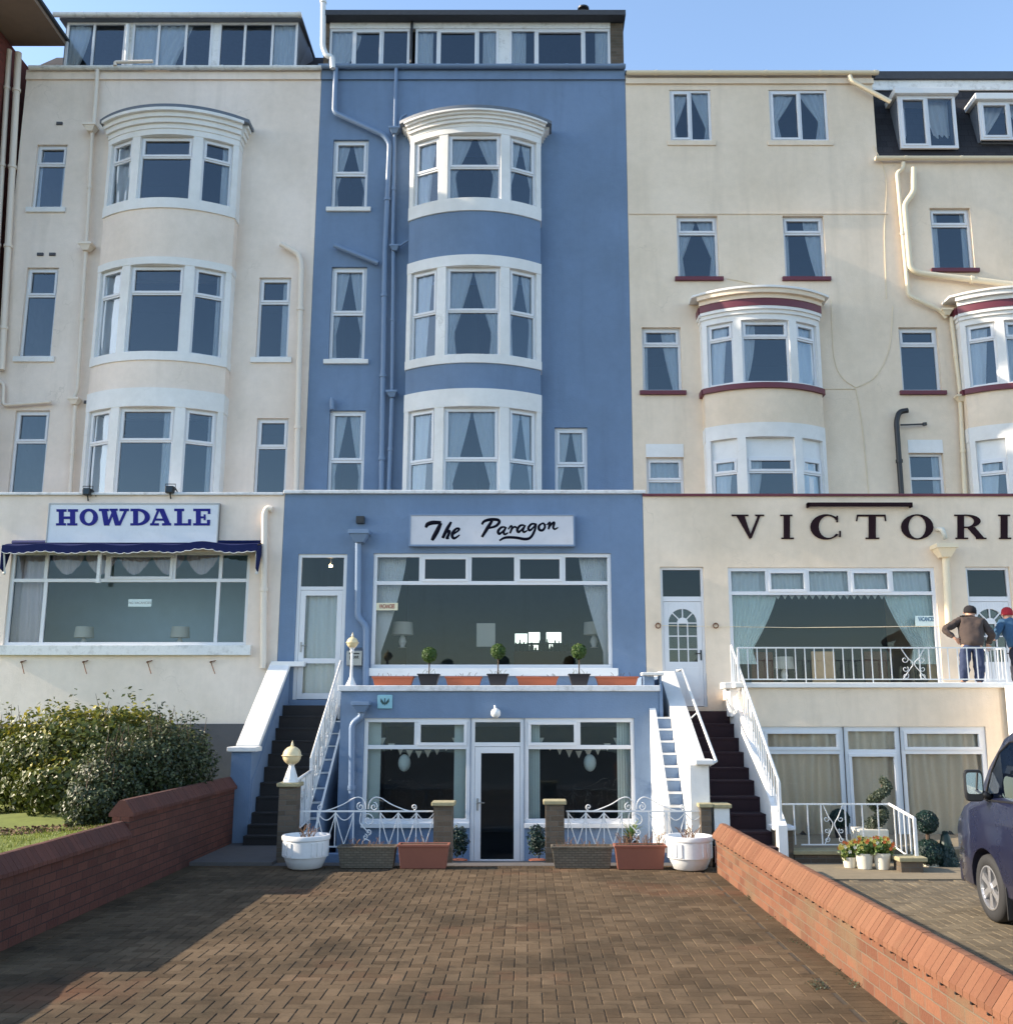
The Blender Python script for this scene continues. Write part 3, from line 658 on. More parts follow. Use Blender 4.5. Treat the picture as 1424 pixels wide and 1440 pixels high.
def floodlight(u,v,lab,s=1):
    x,z=P(u,v,YG-.05); t=thing('floodlight',lab,'floodlight',(x,YG-.05,z),'black floodlights over the cream house sign')
    b=MB(); b.box(x-.08*s,x+.08*s,YG-.16,YG-.02,z-.06,z+.08); b.build('housing',M['black'],t,bevel=.01)
    b=MB(); b.tube([(x-.1,YG-.08,z),(x-.1,YG-.08,z+.13),(x+.1,YG-.08,z+.13),(x+.1,YG-.08,z)],.01,6); b.tube([(x+.1,YG-.08,z+.05),(x+.14,YG+.0,z-.05),(x+.16,YG+.05,z-.13)],.012,6); b.tube([(x,YG-.08,z-.05),(x,YG-.02,z-.16)],.014,6); b.build('bracket',M['black'],t)
    b=MB(); b.box(x-.065*s,x+.065*s,YG-.166,YG-.16,z-.045,z+.065); b.build('lens',M['glassd'],t)
floodlight(124,693,'left one of two black floodlights on the parapet above the HOWDALE board',.9); floodlight(240,690,'right one of two black floodlights on the parapet above the HOWDALE board')
for i,(u,v,l) in enumerate(((35,935,'rusty bracket farthest left under the cream house window'),(122,935,'rusty bracket with a rust streak below, second from left'),(212,935,'rusty bracket third from left below the cream window sill'),(301,935,'rusty bracket nearest the blue house below the cream window sill'))):
    x,z=P(u,v,YG); b=MB(); b.tube([(x-.06,YG-.03,z+.06),(x+.04,YG-.05,z+.08),(x+.05,YG-.16,z+.06)],.009,5); b.tube([(x-.06,YG-.03,z+.06),(x+.07,YG-.14,z-.18)],.009,5); b.tube([(x-.06,YG-.0,z+.06),(x-.06,YG-.05,z+.05)],.018,6)
    tag(b.build('wall_bracket',M['rust']),l,'bracket','rusty wall brackets under the cream house window')
x0,z0=P(197,848,YG+.1); cd=thing('window_card','pale vacancy card in the middle of the cream house window','card',(x0,YG+.088,z0))
b=MB(); b.box(x0-.23,x0-.0+.23,YG+.085,YG+.09,z0-.075,z0+.075); b.build('card',M['paper'],cd)
def text(par,s,x,z,y,size,mat,name='lettering',ex=.002,sx=1):
    cu=bpy.data.curves.new(name,'FONT'); cu.body=s; cu.size=size; cu.align_x='CENTER'; cu.align_y='CENTER'; cu.extrude=ex; cu.offset=size*.015
    to=bpy.data.objects.new(name,cu); me=bpy.data.meshes.new_from_object(to); bpy.data.objects.remove(to)
    me.transform(Matrix.Translation((x,y,z))@Matrix.Rotation(PI/2,4,'X')@Matrix.Diagonal((sx,1,1,1))); me.materials.clear(); me.materials.append(M[mat])
    o=bpy.data.objects.new(name,me); COL.objects.link(o); o.parent=par; o.matrix_parent_inverse=wm(par).inverted(); return o
text(cd,'NO VACANCIES',x0,z0,YG+.083,.062,'steel')
def table_lamp(u,v,Y,lab,s=1):
    x,z=P(u,v,Y); t=thing('table_lamp',lab,'lamp',(x,Y,z),'table lamps behind the windows')
    b=MB(); b.lathe([(.19*s,.0),(.17*s,.22*s)],(x,Y,z),20,capb=False,capt=False); b.build('lamp_shade',M['lampsh'],t,smooth=True)
    b=MB(); b.lathe([(.07*s,-.22*s),(.035*s,-.2*s),(.07*s,-.12*s),(.05*s,-.05*s),(.02*s,0),(.02*s,.1*s)],(x,Y,z),14); b.build('lamp_base',M['whited'],t,smooth=True)
table_lamp(118,897,YG+.45,'white table lamp at the left of the cream house window'); table_lamp(253,897,YG+.45,'white table lamp at the right of the cream house window')
# ================================================================= PARAGON (blue)
B=thing('hotel','tall blue painted hotel with white bow windows and a ground-floor extension','hotel',((XB+XC)/2,YU,0))
bc=-1.21
wins=[(467,196,517,292,[(.5,[],{0}),(.5,[],set())]),(464,375,514,506,[(.5,[],{0}),(.5,[],set())]),(461,577,512,720,[(.5,[],{0}),(.5,[],set())]),(780,601,826,716,[(.46,[],{0}),(.54,[],set())])]
holes=[rect(*q[:4],YU) for q in wins]
lev=[(ZYF(296),ZYF(278),ZYF(186),ZYF(178)),(ZYF(510),ZYF(498),ZYF(373),ZYF(358)),(6.2,6.3,ZYF(571),ZYF(546))]
gz2=Z(93,YU-.1)
b=MB(); holes_wall(b,XB+.003,XC-.003,ZB-.4,gz2,YU,holes+[(bc-1.25,bc+1.25,l[1]+.02,l[2]-.02) for l in lev],.2)
bk=[(X(724,897,30),X(741,897,30),Z(905,30),Z(891,30)),(X(743,897,30),X(759,897,30),Z(904,30),Z(889,30)),(X(768,897,30),X(789,897,30),Z(904,30),Z(889,30)),(X(743,910,30),X(757,910,30),Z(914,30),Z(907,30)),(X(769,910,30),X(777,910,30),Z(912,30),Z(906,30))]
shell(b,XB+.003,XC-.003,YU,30,-.42,gz2,backholes=bk); b.build('upper_wall',M['blue'],B)
for q,h in zip(wins,holes): window(B,*h,YU,q[4],'tied',('white_r',.10,.10,.06) if q[3]<700 else None,w=.07)
bay(B,bc,1.5,.82,'blue',lev,'p',top=dict(z=0,steps=[(.04,.11),(.10,.11),(.14,.10),(.2,.07),(.26,.06)],ov=.26,rm='lead',rh=.08,v=151))
interior(B,XB,XC,[9.45,12.85,16.6],0,gz2,YU,[(6.6,9.3),(9.6,12.7),(13,16.4)])
b=MB(); b.box(XB+.01,XC-.01,YU-.05,YU-.001,gz2-.30,gz2-.02); b.build('fascia',M['blue'],B)
gutter(B,XB-.05,XC,YU-.12,gz2,'pipe_b',.07)
# pipes
pipe(B,[(472,96),(470,158),(540,190),(548,202),(541,360),(536,705)],YU-.12,.062,'pipe_b')
pipe(B,[(557,96),(555,180)],YU-.11,.045,'pipe_b'); hopper(B,555,183,YU-.14,'pipe_b'); pipe(B,[(555,188),(552,345)],YU-.11,.045,'pipe_b'); hopper(B,555,348,YU-.14,'pipe_b',.9); pipe(B,[(553,352),(551,550)],YU-.11,.045,'pipe_b'); hopper(B,551,553,YU-.14,'pipe_b'); pipe(B,[(551,560),(546,705)],YU-.11,.05,'pipe_b')
pipe(B,[(470,345),(532,370)],YU-.11,.055,'pipe_b'); pipe(B,[(467,576),(467,562),(468,561)],YU-.1,.06,'pipe_b'); pipe(B,[(560,347),(574,338)],YU-.1,.025,'pipe_b',brk=False)
pipe(B,[(560,187),(563,165),(572,160)],YU-.1,.03,'pipe_b',brk=False)
pipe(B,[(455,-60),(454,66),(459,78),(467,80),(468,96)],YU-.22,.065,'whitep','soil_pipe')
# attic
yd=YU+.05; x0,x1,z0,z1=rect(463,33,858,88,yd); z0=gz2+.02
b=MB(); b.box(XB-.02,XC+.02,yd-.3,yd+6,z1+.02,z1+.16); b.build('attic_roof',M['felt'],B,bevel=.01)
b=MB(); b.box(x0,x1,yd-.02,yd+.12,z1-.14,z1+.018); b.build('attic_fascia',M['whited'],B)
z1b=z1-.141
xa=X(576,60,yd); xb=X(584,60,yd); xc=X(701,60,yd); xd=X(716,60,yd)
window(B,x0,xa,z0,z1b,yd,[(1,[.3,.66],{1})],'left',None,rec=.0,w=.06); window(B,xb,xc,z0,z1b,yd,[(1,[.27,.75],{1})],'side',None,rec=.0,w=.06); window(B,xd,x1,z0,z1b,yd,[(1,[.26,.74],{1})],'side',None,rec=.0,w=.06)
b=MB(); b.box(xc,xd,yd+.01,yd+.1,z0,z1b); b.build('attic_post',M['whited'],B)
pipe(B,[(579,26),(578,88)],yd-.05,.03,'black',brk=False)
b=MB(); b.box(x1+.003,XC-.02,yd-.02,yd+5.9,z0,z1); b.box(XB+.02,x0-.003,yd-.02,yd+5.9,z0,z1); b.box(x1,XC-.03,yd+5.9,yd+6,z0,z1); b.box(XB+.02,XC-.03,yd+3,yd+3.1,z0,z1); b.build('attic_cheek',M['brick_d'],B)
xx,zz=P(820,14,YU+1.5); b=MB(); b.lathe([(.07,-.5),(.07,.0),(.15,.02),(.15,.06),(.02,.12)],(xx,YU+1.5,zz),12); b.build('roof_cowl',M['black'],B)
# ground-floor extension
bx0_=X(480,966,YB)
dx0,dx1,dzb,dzt=rect(415,779,485,984,YG); wx0,wx1,wzb,wzt=rect(523,778,860,940,YG)
b=MB(); holes_wall(b,XB+.003,bx0_+.3,-.42,1.9,YG,[]); holes_wall(b,XB+.003,XC+.0,1.9,ZB+.03,YG,[(dx0,dx1,dzb,dzt),(wx0,wx1,wzb,wzt)],.14); shell(b,XB+.003,XC,YG,YU-.01,0,ZB-.2,back=False); b.box(XB+.01,XC-.01,YG+.002,YG+.2,ZB-.3,ZB+.03); b.build('extension_wall',M['blue'],B)
b=MB(); b.box(XB-.02,XC+.06,YG-.07,YG+.26,ZB+.03,ZB+.10)
b.build('parapet_coping',M['coping'],B,bevel=.012)
wf=window(B,wx0,wx1,wzb,wzt,YG,[(.26,[.2,.405,.60,.80],{1,3}),(.74,[],set())],'shopl',('whitep',.15,.10,.10),'glass2',w=.075,rec=.04,cury=.25)
b=MB(); b.box(XB+.1,XC-.1,YG+.4,29,2.2,2.28); b.box(XB+.1,XC-.1,YG+.3,29.9,6.0,6.1); b.box(-3.5,-3.4,YG+.3,29,2.3,6.0); b.build('dining_room',M['roomd'],B)
# front door (glazed)
def glazed_door(par,x0,x1,zb,zt,y,hleaf,solid=.0):
    f=MB(); w_=.07
    f.box(x0,x0+w_,y+.03,y+.1,zb,zt); f.box(x1-w_,x1,y+.03,y+.1,zb,zt); f.box(x0+w_,x1-w_,y+.03,y+.1,zt-w_,zt); f.box(x0+w_,x1-w_,y+.032,y+.098,zb+hleaf,zb+hleaf+w_)
    df=f.build('door_frame',M['upvc'],par,bevel=.004)
    p=MB(); p.face([(x0+.03,y+.07,zb+hleaf),(x1-.03,y+.07,zb+hleaf),(x1-.03,y+.07,zt-.03),(x0+.03,y+.07,zt-.03)]); p.build('top_light',M['glass2'],df)
    d=MB(); a,c=x0+w_+.004,x1-w_-.004; t_=zb+hleaf-.006; s=.105
    d.box(a,a+s,y+.035,y+.09,zb+.01,t_); d.box(c-s,c,y+.035,y+.09,zb+.01,t_); d.box(a+s,c-s,y+.036,y+.089,t_-s,t_); d.box(a+s,c-s,y+.036,y+.089,zb+.01,zb+.01+s*1.1)
    if solid: d.box(a+s,c-s,y+.036,y+.089,zb+solid-.05,zb+solid+.05)
    do=d.build('door',M['upvc'],par,bevel=.004)
    p=MB(); p.face([(a+s-.01,y+.062,zb+.1),(c-s+.01,y+.062,zb+.1),(c-s+.01,y+.062,t_-s+.01),(a+s-.01,y+.062,t_-s+.01)]); p.build('pane',M['glass2'],do)
    h=MB(); h.box(a+.035,a+.065,y+.02,y+.036,zb+.92,zb+1.12); h.tube([(a+.05,y+.01,zb+1.05),(a+.05,y-.02,zb+1.05),(a+.17,y-.02,zb+1.05)],.01,6); h.build('door_handle',M['steel'],do)
    return do
dd=glazed_door(B,dx0,dx1,dzb,dzt,YG,2.15,.75)
c=MB(); curtain(c,dx0+.15,dx1-.15,dzb+.1,dzb+2.1,YG+.2,'net'); c.build('curtain',M['lace'],dd,smooth=True)
xl,zl=P(465,796,YG+.8); lb=thing('hall_light','small lit bulb glowing behind the fanlight over the blue hotel door','light',(xl,YG+.8,zl)); b=MB(); b.ball((xl,YG+.8,zl),.035,10); b.build('bulb',M['bulb'],lb); b=MB(); b.tube([(xl,YG+.8,zl+.03),(xl,YG+.8,6.0)],.01,6); b.build('flex',M['whited'],lb)
# balcony / basement block
ledz=Z(964,YB)
bx0=X(480,966,YB); bx1=X(926,966,YB)
wn=[rect(510,1010,661,1158,YB),rect(737,1010,893,1158,YB)]; dr=(rect(661,1010,737,1220,YB))
dr=(dr[0],dr[1],-.38,dr[3])
b=MB(); holes_wall(b,bx0,bx1,-.42,ledz-.1,YB,[(wn[0][0],wn[0][1],wn[0][2],wn[0][3]),(dr[0]+.0,dr[1],dr[2],dr[3]),wn[1]],.14)
shell(b,bx0,bx1,YB,YG-.003,-.42,ledz-.1,back=False); b.build('basement_wall',M['blue'],B)
b=MB(); b.box(bx0-.05,bx1+.02,YB-.05,YG-.004,ledz-.099,ledz); b.build('balcony_slab',M['coping'],B,bevel=.01)
sl_=('whitep',.07,.0,.07)
w1=window(B,wn[0][0],wn[0][1]-.004,wn[0][2],wn[0][3],YB,[(.28,[.49],{1}),(.72,[],set())],None,('whitep',.07,.0,.08),'glass2',w=.07,rec=.03)
w2=window(B,wn[1][0]+.004,wn[1][1],wn[1][2],wn[1][3],YB,[(.28,[.49],{0}),(.72,[],set())],None,('whitep',.07,.0,.08),'glass2',w=.07,rec=.03)
glazed_door(B,dr[0],dr[1],dr[2],dr[3],YB,1.98)
for w_,(a,c) in ((w1,(wn[0][0],wn[0][1])),(w2,(wn[1][0],wn[1][1]))):   # vertical blinds and bunting
    for (p,q) in ((a+.05,a+.27),(c-.29,c-.06)):
        cc=MB(); nn_=5
        for k in range(nn_):
            x=p+(q-p)*k/nn_; cc.face([(x,YB+.2,wn[0][2]+.05),(x+(q-p)/nn_*.96,YB+.225,wn[0][2]+.05),(x+(q-p)/nn_*.96,YB+.225,wn[0][3]-.06),(x,YB+.2,wn[0][3]-.06)])
        cc.build('vertical_blind',M['teal'],w_)
    cc=MB(); n=9
    for k in range(n):
        s=(k+.5)/n; xx=a+.2+(c-a-.4)*s; zz=wn[0][3]-.28-.28*(1-(2*s-1)**2); cc.face([(xx-.06,YB+.3,zz),(xx+.06,YB+.3,zz),(xx,YB+.3,zz-.13)])
    cc.build('bunting',M['lampsh'],w_)
    cc=MB(); xx=a+(.37 if w_ is w1 else .6)*(c-a); cc.ball((xx,YB+.25,Z(1073,YB+.25)),.11,16,1.35); cc.build('hanging_egg',M['teal'],w_,smooth=True)
b=MB(); b.box(bx0+.1,bx1-.1,YB+.25,24,-.42,-.36); b.box(bx0+.1,bx1-.1,YB+.2,24,ledz-.16,ledz-.105); b.box(bx0+.1,bx1-.1,23,23.1,-.36,2.4); b.build('basement_room',M['roomd'],B)
hopper(B,508,992,YB-.12,'pipe_b',1.2); pipe(B,[(508,1000),(508,1008),(495,1018),(494,1200)],YB-.09,.055,'pipe_b')
hopper(B,506,752,YG-.14,'pipe_b',1.6); pipe(B,[(504,757),(503,868),(515,880),(514,968)],YG-.1,.065,'pipe_b')
x,z=P(507,735,YG-.03); b=MB(); b.box(x-.08,x+.08,YG-.12,YG,z-.02,z+.12); b.box(x-.06,x+.06,YG-.13,YG-.121,z,z+.1); b.build('vent',M['black'],B)
# right end block of balcony
b=MB(); xe0=X(905,950,YB+.1); b.box(bx1+.003,2.33,YB-.02,YG-.01,-.42,ledz+.0); b.box(2.02,2.2,YB+.05,YG-.01,ledz+.002,ledz+.16); b.box(bx1+.021,2.32,YB,YG-.01,ledz+.002,ledz+.17); b.build('balcony_end_wall',M['blue'],B)
b=MB(); b.box(1.98,2.36,YB-.04,YB+.26,ledz+.172,ledz+.225); b.build('end_wall_coping',M['white_r'],B,bevel=.01)
# sign
x0,x1,z0,z1=rect(575,723,808,768,YG-.15)
sg=thing('sign_box','white box sign reading The Paragon in black brush script','sign',((x0+x1)/2,YG-.15,z0))
b=MB(); b.box(x0,x1,YG-.13,YG-.002,z0,z1); b.box(x0,x1,YG-.16,YG-.13,z0,z0+.03); b.box(x0,x1,YG-.16,YG-.13,z1-.03,z1); b.box(x0,x0+.03,YG-.16,YG-.13,z0+.03,z1-.03); b.box(x1-.03,x1,YG-.16,YG-.13,z0+.03,z1-.03); b.build('case',M['pipe_b'],sg)
b=MB(); b.box(x0+.031,x1-.031,YG-.145,YG-.131,z0+.031,z1-.031); b.build('face',M['signp'],sg)
pf=lambda x,y:(570+x/5.696,710+y/5.696)
SC=[('T',[([(163,182),(178,155),(220,142),(285,142)],[15,25,26,20]),([(283,145),(258,200),(228,255),(212,284)],[20,27,26,18])]),
('h',[([(366,136),(335,190),(298,266)],[14,22,18]),([(300,262),(330,215),(352,212),(342,245),(332,266),(350,266)],[12,15,18,18,16,9])]),
('e',[([(368,246),(420,208),(430,192),(408,190),(382,218),(374,250),(392,268),(434,240)],[9,12,13,14,19,19,15,8])]),
('P',[([(612,158),(630,132),(680,117),(738,120),(750,140),(722,170),(668,186)],[12,17,19,19,18,16,12]),([(694,126),(655,188),(612,258)],[16,22,15])]),
('a',[([(800,178),(768,180),(742,210),(752,232),(785,206),(806,178),(786,216),(796,236),(822,222)],[10,14,17,16,10,12,15,14,8])]),
('r',[([(822,196),(845,168),(852,186),(836,228)],[8,12,14,12]),([(845,205),(870,176),(890,182)],[8,12,13])]),
('a',[([(950,162),(920,165),(896,196),(906,218),(936,192),(958,164),(940,200),(950,218),(976,204)],[10,14,17,16,10,12,15,14,8])]),
('g',[([(1040,152),(1008,154),(984,184),(996,204),(1026,178),(1044,152),(1034,205),(1004,258),(960,274),(880,262),(800,262),(752,286)],[10,14,16,15,10,13,15,16,18,17,16,10])]),
('o',[([(1098,146),(1070,166),(1070,196),(1096,204),(1116,178),(1108,150),(1096,148),(1126,160)],[10,15,17,15,14,12,9,7])]),
('n',[([(1132,160),(1156,140),(1152,170),(1144,196)],[8,13,15,11]),([(1146,186),(1180,144),(1192,146),(1183,180),(1196,194),(1222,180)],[8,13,14,14,12,7])])]
for nme,strokes in SC:
    b=MB()
    for pts,ws in strokes:
        q=crv([(p[0],p[1],w_) for p,w_ in zip(pts,ws)],6); pp=[];rr_=[]
        for x,y,w_ in q: a,c=P(*pf(x,y),YG-.148); pp.append((a,YG-.147,c)); rr_.append(max(w_,5)*.68/5.696*.0139)
        b.tube(pp,rr_,8,sq=.25)
    b.build('letter',M['ink'],sg,smooth=True)
# cards, plaque, bell light, letter box
x,z=P(544,853,YG+.03); cd=thing('vacancies_sign','cream VACANCIES card in the left corner of the blue hotel window','sign',(x,YG+.03,z)); b=MB(); b.box(x-.215,x+.215,YG+.04,YG+.046,z-.075,z+.075); b.build('card',M['cardy'],cd); text(cd,'VACANCIES',x,z,YG+.037,.115,'inkred',sx=.5)
x,z=P(541,987,YB-.03); pl=thing('wall_plaque','small pale blue square plaque with a dark butterfly emblem','plaque',(x,YB,z)); b=MB(); b.box(x-.13,x+.13,YB-.03,YB-.001,z-.12,z+.12); b.build('plate',paint_mat('pale_blue_plate',(.25,.48,.55),.4),pl,bevel=.02)
b=MB()
for s in (-1,1):
    b.prism([(x,z-.03),(x+s*.07,z+.06),(x+s*.075,z+.0),(x+s*.03,z-.05)][::s],lambda p,d:(p[0],d,p[1]),YB-.03,YB-.036)
b.box(x-.008,x+.008,YB-.038,YB-.03,z-.06,z+.06); b.build('emblem',paint_mat('dark_teal',(.02,.06,.06),.5),pl)
x,z=P(697,1003,YB-.12); bl=thing('bulkhead_lamp','round white lamp over the basement door','lamp',(x,YB-.1,z)); b=MB(); b.ball((x,YB-.16,z),.085,18); b.build('globe',M['whitep'],bl,smooth=True); b=MB(); b.tube([(x,YB,z+.07),(x-.02,YB-.1,z+.12),(x-.01,YB-.15,z+.07)],.018,8); b.build('arm',M['whitep'],bl,smooth=True)
x,z=P(499,924,YG-.06); lbx=thing('letter_box','grey metal post box on the blue wall beside the front door','post box',(x,YG,z)); b=MB(); b.box(x-.15,x+.15,YG-.14,YG-.001,z-.17,z+.12); b.prism([(0,z+.12),(.14,z+.12),(0,z+.19)],lambda p,d:(d,YG-.001-p[0],p[1]),x-.15,x+.15); b.build('body',M['steel'],lbx,bevel=.006); b=MB(); b.box(x-.1,x+.1,YG-.146,YG-.141,z+.05,z+.075); b.build('slot',M['black'],lbx)
text(lbx,'post',x,z-.0,YG-.145,.1,'ink')
# inside the dining room
def oval_table(x,y,z0,w_,lab):
    t=thing('round_table',lab,'table',(x,y,z0)); b=MB(); b.lathe([(w_,0),(w_*1.02,.7),(w_,.74),(.01,.76)],(x,y,z0),28); b.build('tablecloth',M['curtain'],t,smooth=True); return t
oval_table(X(740,940,YG+1.0),YG+1.2,2.3,.75,'round table under a pale cloth behind the middle of the blue hotel window')
table_lamp(566,893,YG+1.2,'floor-standing shade at the left inside the blue hotel window',1.2); table_lamp(835,893,YG+1.2,'lamp shade at the right inside the blue hotel window',1.2)
x,z=P(683,893,YG+1.8); b=MB(); b.box(x-.2,x+.2,YG+1.8,YG+1.82,z-.25,z+.25); pc=tag(b.build('picture_frame',M['lampsh']),'pale framed picture inside the blue hotel window','picture')
for (xa_,ya_) in ((-3.45,YG+1.8),): pass
sbt=thing('sideboard','dark sideboard with bottles before the bright rear windows of the blue hotel','sideboard',(X(752,925,27),27,2.3)); zsb=Z(916,27); xa_,xb_=X(722,916,27),X(806,916,27)
b=MB(); b.box(xa_,xb_,27,27.4,2.3,zsb); b.build('cabinet',M['brownf'],sbt,bevel=.02)
for k in range(15): xx=xa_+.06+(xb_-xa_-.12)*k/14; h=random.uniform(.12,.34); r=random.uniform(.03,.06); b=MB(); b.lathe([(r,0),(r,h*.6),(r*.35,h*.8),(r*.35,h)],(xx,27.15,zsb+.002),8); b.build('bottle',M['black'],sbt)
# ================================================================= left stairs
ST=thing('entrance_steps','dark covered steps climbing to the blue hotel front door','steps',(-4.3,18.5,0))
vs=[992,1007,1024,1041.7,1060.6,1079,1100.7,1120.8,1143,1160,1176]; ys=[19.75-.235*k for k in range(len(vs))]
zs=[Z(v,y) for v,y in zip(vs,ys)]
b=MB(); sx0,sx1=-4.64,-3.7
b.box(sx0,sx1,ys[0],YG,0.0,zs[0])
for k in range(1,len(vs)): b.box(sx0,sx1,ys[k],ys[k-1],0,zs[k]); b.box(sx0,sx1,ys[k]-.012,ys[k]+.01,zs[k]-.035,zs[k]+.003)
b.build('treads',M['carpet'],ST,bevel=.006)
pw=thing('parapet_wall','blue side wall with sloping white coping left of the dark steps','wall',(-4.9,19,0))
pz1=Z(1051,17.9)-.07; pz2=Z(934,20.2)-.07
b=MB(); b.prism([(17.75,0),(20.29,0),(20.29,pz2+.1),(20.15,pz2),(18.15,pz1+.0),(17.75,pz1)],lambda p,d:(d,p[0],p[1]),-5.0,-4.66); b.build('wall',M['blue'],pw)
b=MB(); b.hexa([(-5.03,18.1,pz1+.002),(-4.63,18.1,pz1+.002),(-4.63,20.2,pz2+.002),(-5.03,20.2,pz2+.002)],[(-5.03,18.1,pz1+.11),(-4.63,18.1,pz1+.11),(-4.63,20.2,pz2+.10),(-5.03,20.2,pz2+.10)]); b.box(-5.07,-4.58,17.7,18.099,pz1+.002,pz1+.08); b.box(-5.0,-4.35,20.12,20.28,pz2+.02,pz2+.12); b.build('coping',M['white_r'],pw,bevel=.01)
b=MB(); b.box(-4.66,-4.645,17.78,20.2,0,.1) ; b.hexa([(-4.659,17.8,.1),(-4.645,17.8,.1),(-4.645,20.2,2.3),(-4.659,20.2,2.3)],[(-4.659,17.8,1.0),(-4.645,17.8,1.0),(-4.645,20.2,2.95),(-4.659,20.2,2.95)]); b.build('skirting',M['blue'],pw)
# narrow painted side steps each side of the yard
def sidesteps(xs0,xs1,xw0,xw1,lab,ya=18.0,yb=16.55,n=8,zt=2.1,zb=.75,vis=None,wm_='blue'):
    t=thing('painted_steps',lab,'steps',((xs0+xs1)/2,17.3,0)); b=MB(); wv=MB()
    for k in range(n):
        y1=ya-(ya-yb)*k/n; y0=ya-(ya-yb)*(k+1)/n; z=zt-(zt-zb)*k/(n-1); b.box(xs0,xs1,y0,y1,-.42,z-.03); wv=MB(); wv.box(xs0,xs1,y0-.012,y1-.013,z-.029,z); wv.build('tread',M['whitep'],t)
    b.build('risers',M['blue'],t)
    b=MB(); b.prism([(yb-.1,-.42),(ya+.0,-.42),(ya+.0,zt+.12),(yb-.1,zb-.02)],lambda p,d:(d,p[0],p[1]),xw0,xw1); b.build('edge_wall',M[wm_],t)
    b=MB(); b.hexa([(xw0-.004,yb-.1,zb-.018),(xw1+.004,yb-.1,zb-.018),(xw1+.004,ya,zt+.122),(xw0-.004,ya,zt+.122)],[(xw0-.004,yb-.1,zb+.01),(xw1+.004,yb-.1,zb+.01),(xw1+.004,ya,zt+.15),(xw0-.004,ya,zt+.15)]); b.build('edge_coping',M['whitep'],t)
NS=thing('painted_steps','narrow blue step ends with white treads outside the iron rail of the dark steps','steps',(-3.55,18.8,0))
b=MB(); yy_=[19.75-.235*k for k in range(11)]; zz_=[Z(v,y)-.09 for v,y in zip([992,1007,1024,1041.7,1060.6,1079,1100.7,1120.8,1143,1160,1176],yy_)]
for k in range(1,11):
    b.box(-3.699,-3.46,yy_[k],yy_[k-1],-.42,zz_[k]-.022); w_=MB(); w_.box(-3.699,-3.455,yy_[k]-.014,yy_[k-1]-.015,zz_[k]-.021,zz_[k]); w_.build('tread',M['whitep'],NS)
b.build('risers',M['blue'],NS)
b=MB(); b.prism([(17.3,-.42),(20.28,-.42),(20.28,2.35),(19.9,2.32),(17.3,.30)],lambda p,d:(d,p[0],p[1]),-3.459,-3.43); b.build('edge_wall',M['blue'],NS)
b=MB(); b.hexa([(-3.462,17.3,.302),(-3.427,17.3,.302),(-3.427,19.9,2.322),(-3.462,19.9,2.322)],[(-3.462,17.3,.33),(-3.427,17.3,.33),(-3.427,19.9,2.35),(-3.462,19.9,2.35)]); b.build('edge_coping',M['whitep'],NS)
sidesteps(2.2,2.44,2.1,2.2,'narrow blue side steps with white treads right of the sunken yard',wm_='white_r')
# ================================================================= right stairs (Victoria) with blue/white stringer
vs=[1000,1018,1038,1058,1080,1098,1121,1145,1170,1192,1212]; n=len(vs); ys=[18.95-.37*k for k in range(n)]; zs=[Z(v,y) for v,y in zip(vs,ys)]
S2=thing('entrance_steps','maroon covered steps climbing to the white arched front door','steps',(3.2,17,0))
b=MB(); b.box(2.76,3.66,ys[0],YG,0,zs[0])
for k in range(1,n): b.box(2.76,3.66,ys[k],ys[k-1],0,max(zs[k],.02)); b.box(2.76,3.66,ys[k]-.012,ys[k]+.01,zs[k]-.035,zs[k]+.003)
b.build('treads',M['carpetm'],S2,bevel=.006)
W2=thing('parapet_wall','broad white sloping side wall between blue yard and maroon steps','wall',(2.6,17.5,0))
ta,tb=Z(944,19.3),Z(1088,15.95)
b=MB(); b.prism([(15.95,-.4),(20.28,-.4),(20.28,ta),(19.3,ta),(16.15,tb+.13),(15.95,tb+.13)],lambda p,d:(d,p[0],p[1]),2.445,2.74); b.build('wall',M['white_r'],W2,bevel=.01)
b=MB(); b.box(2.52,2.80,15.84,16.15,tb+.132,tb+.21); b.build('pier_cap',M['white_r'],W2,bevel=.015)
b=MB(); q=[(2.86,19.2,ta+.02),(2.86,16.0,tb+.18)]; b.tube([(2.75,19.2,ta+.0),q[0],q[1],(2.75,16.0,tb+.12)],.024,8); b.tube([(2.75,17.6,(ta+tb)/2-.02),(2.86,17.6,(ta+tb)/2+.08)],.012,6); b.build('handrail',M['whitep'],W2,smooth=True)
# ================================================================= VICTORIA (cream, right) - two house widths
V=thing('guest_house','long cream guest house with maroon sills and VICTORI lettering, right of the blue hotel','house',(8,YU,0))
r1=[(.27,[],{0}),(.73,[],set())]
wv=[(942,126,1000,198,[(1,[.5],{0})],'tied'),(1082,126,1164,198,[(1,[.53],{0})],'tied'),(952,303,1010,390,r1,'tied'),(1102,303,1160,390,r1,'righttie'),(903,460,958,550,r1,'righttie'),(1266,460,1321,550,r1,None),(1310,292,1367,378,r1,'side'),(909,643,962,720,[(.42,[],{0}),(.58,[],set())],'net'),(1280,637,1329,720,[(.42,[],set()),(.58,[],set())],'right')]
holes=[rect(*q[:4],YU) for q in wv]
for k in (7,8):
    h=holes[k]; holes[k]=(h[0],h[1],h[2],h[3])
bv=5.2; bv2=10.97
ZV=lambda v:Z(v,YU-.8)
levv=[(ZV(545),ZV(536),ZV(448),ZV(440)),(6.2,6.3,ZV(613),ZV(593))]
gv1=Z(102,YU-.1); gv2=Z(222,YU-.1)
bh=[(c-1.1,c+1.1,l[1]+.02,l[2]-.02) for c in (bv,bv2) for l in levv]
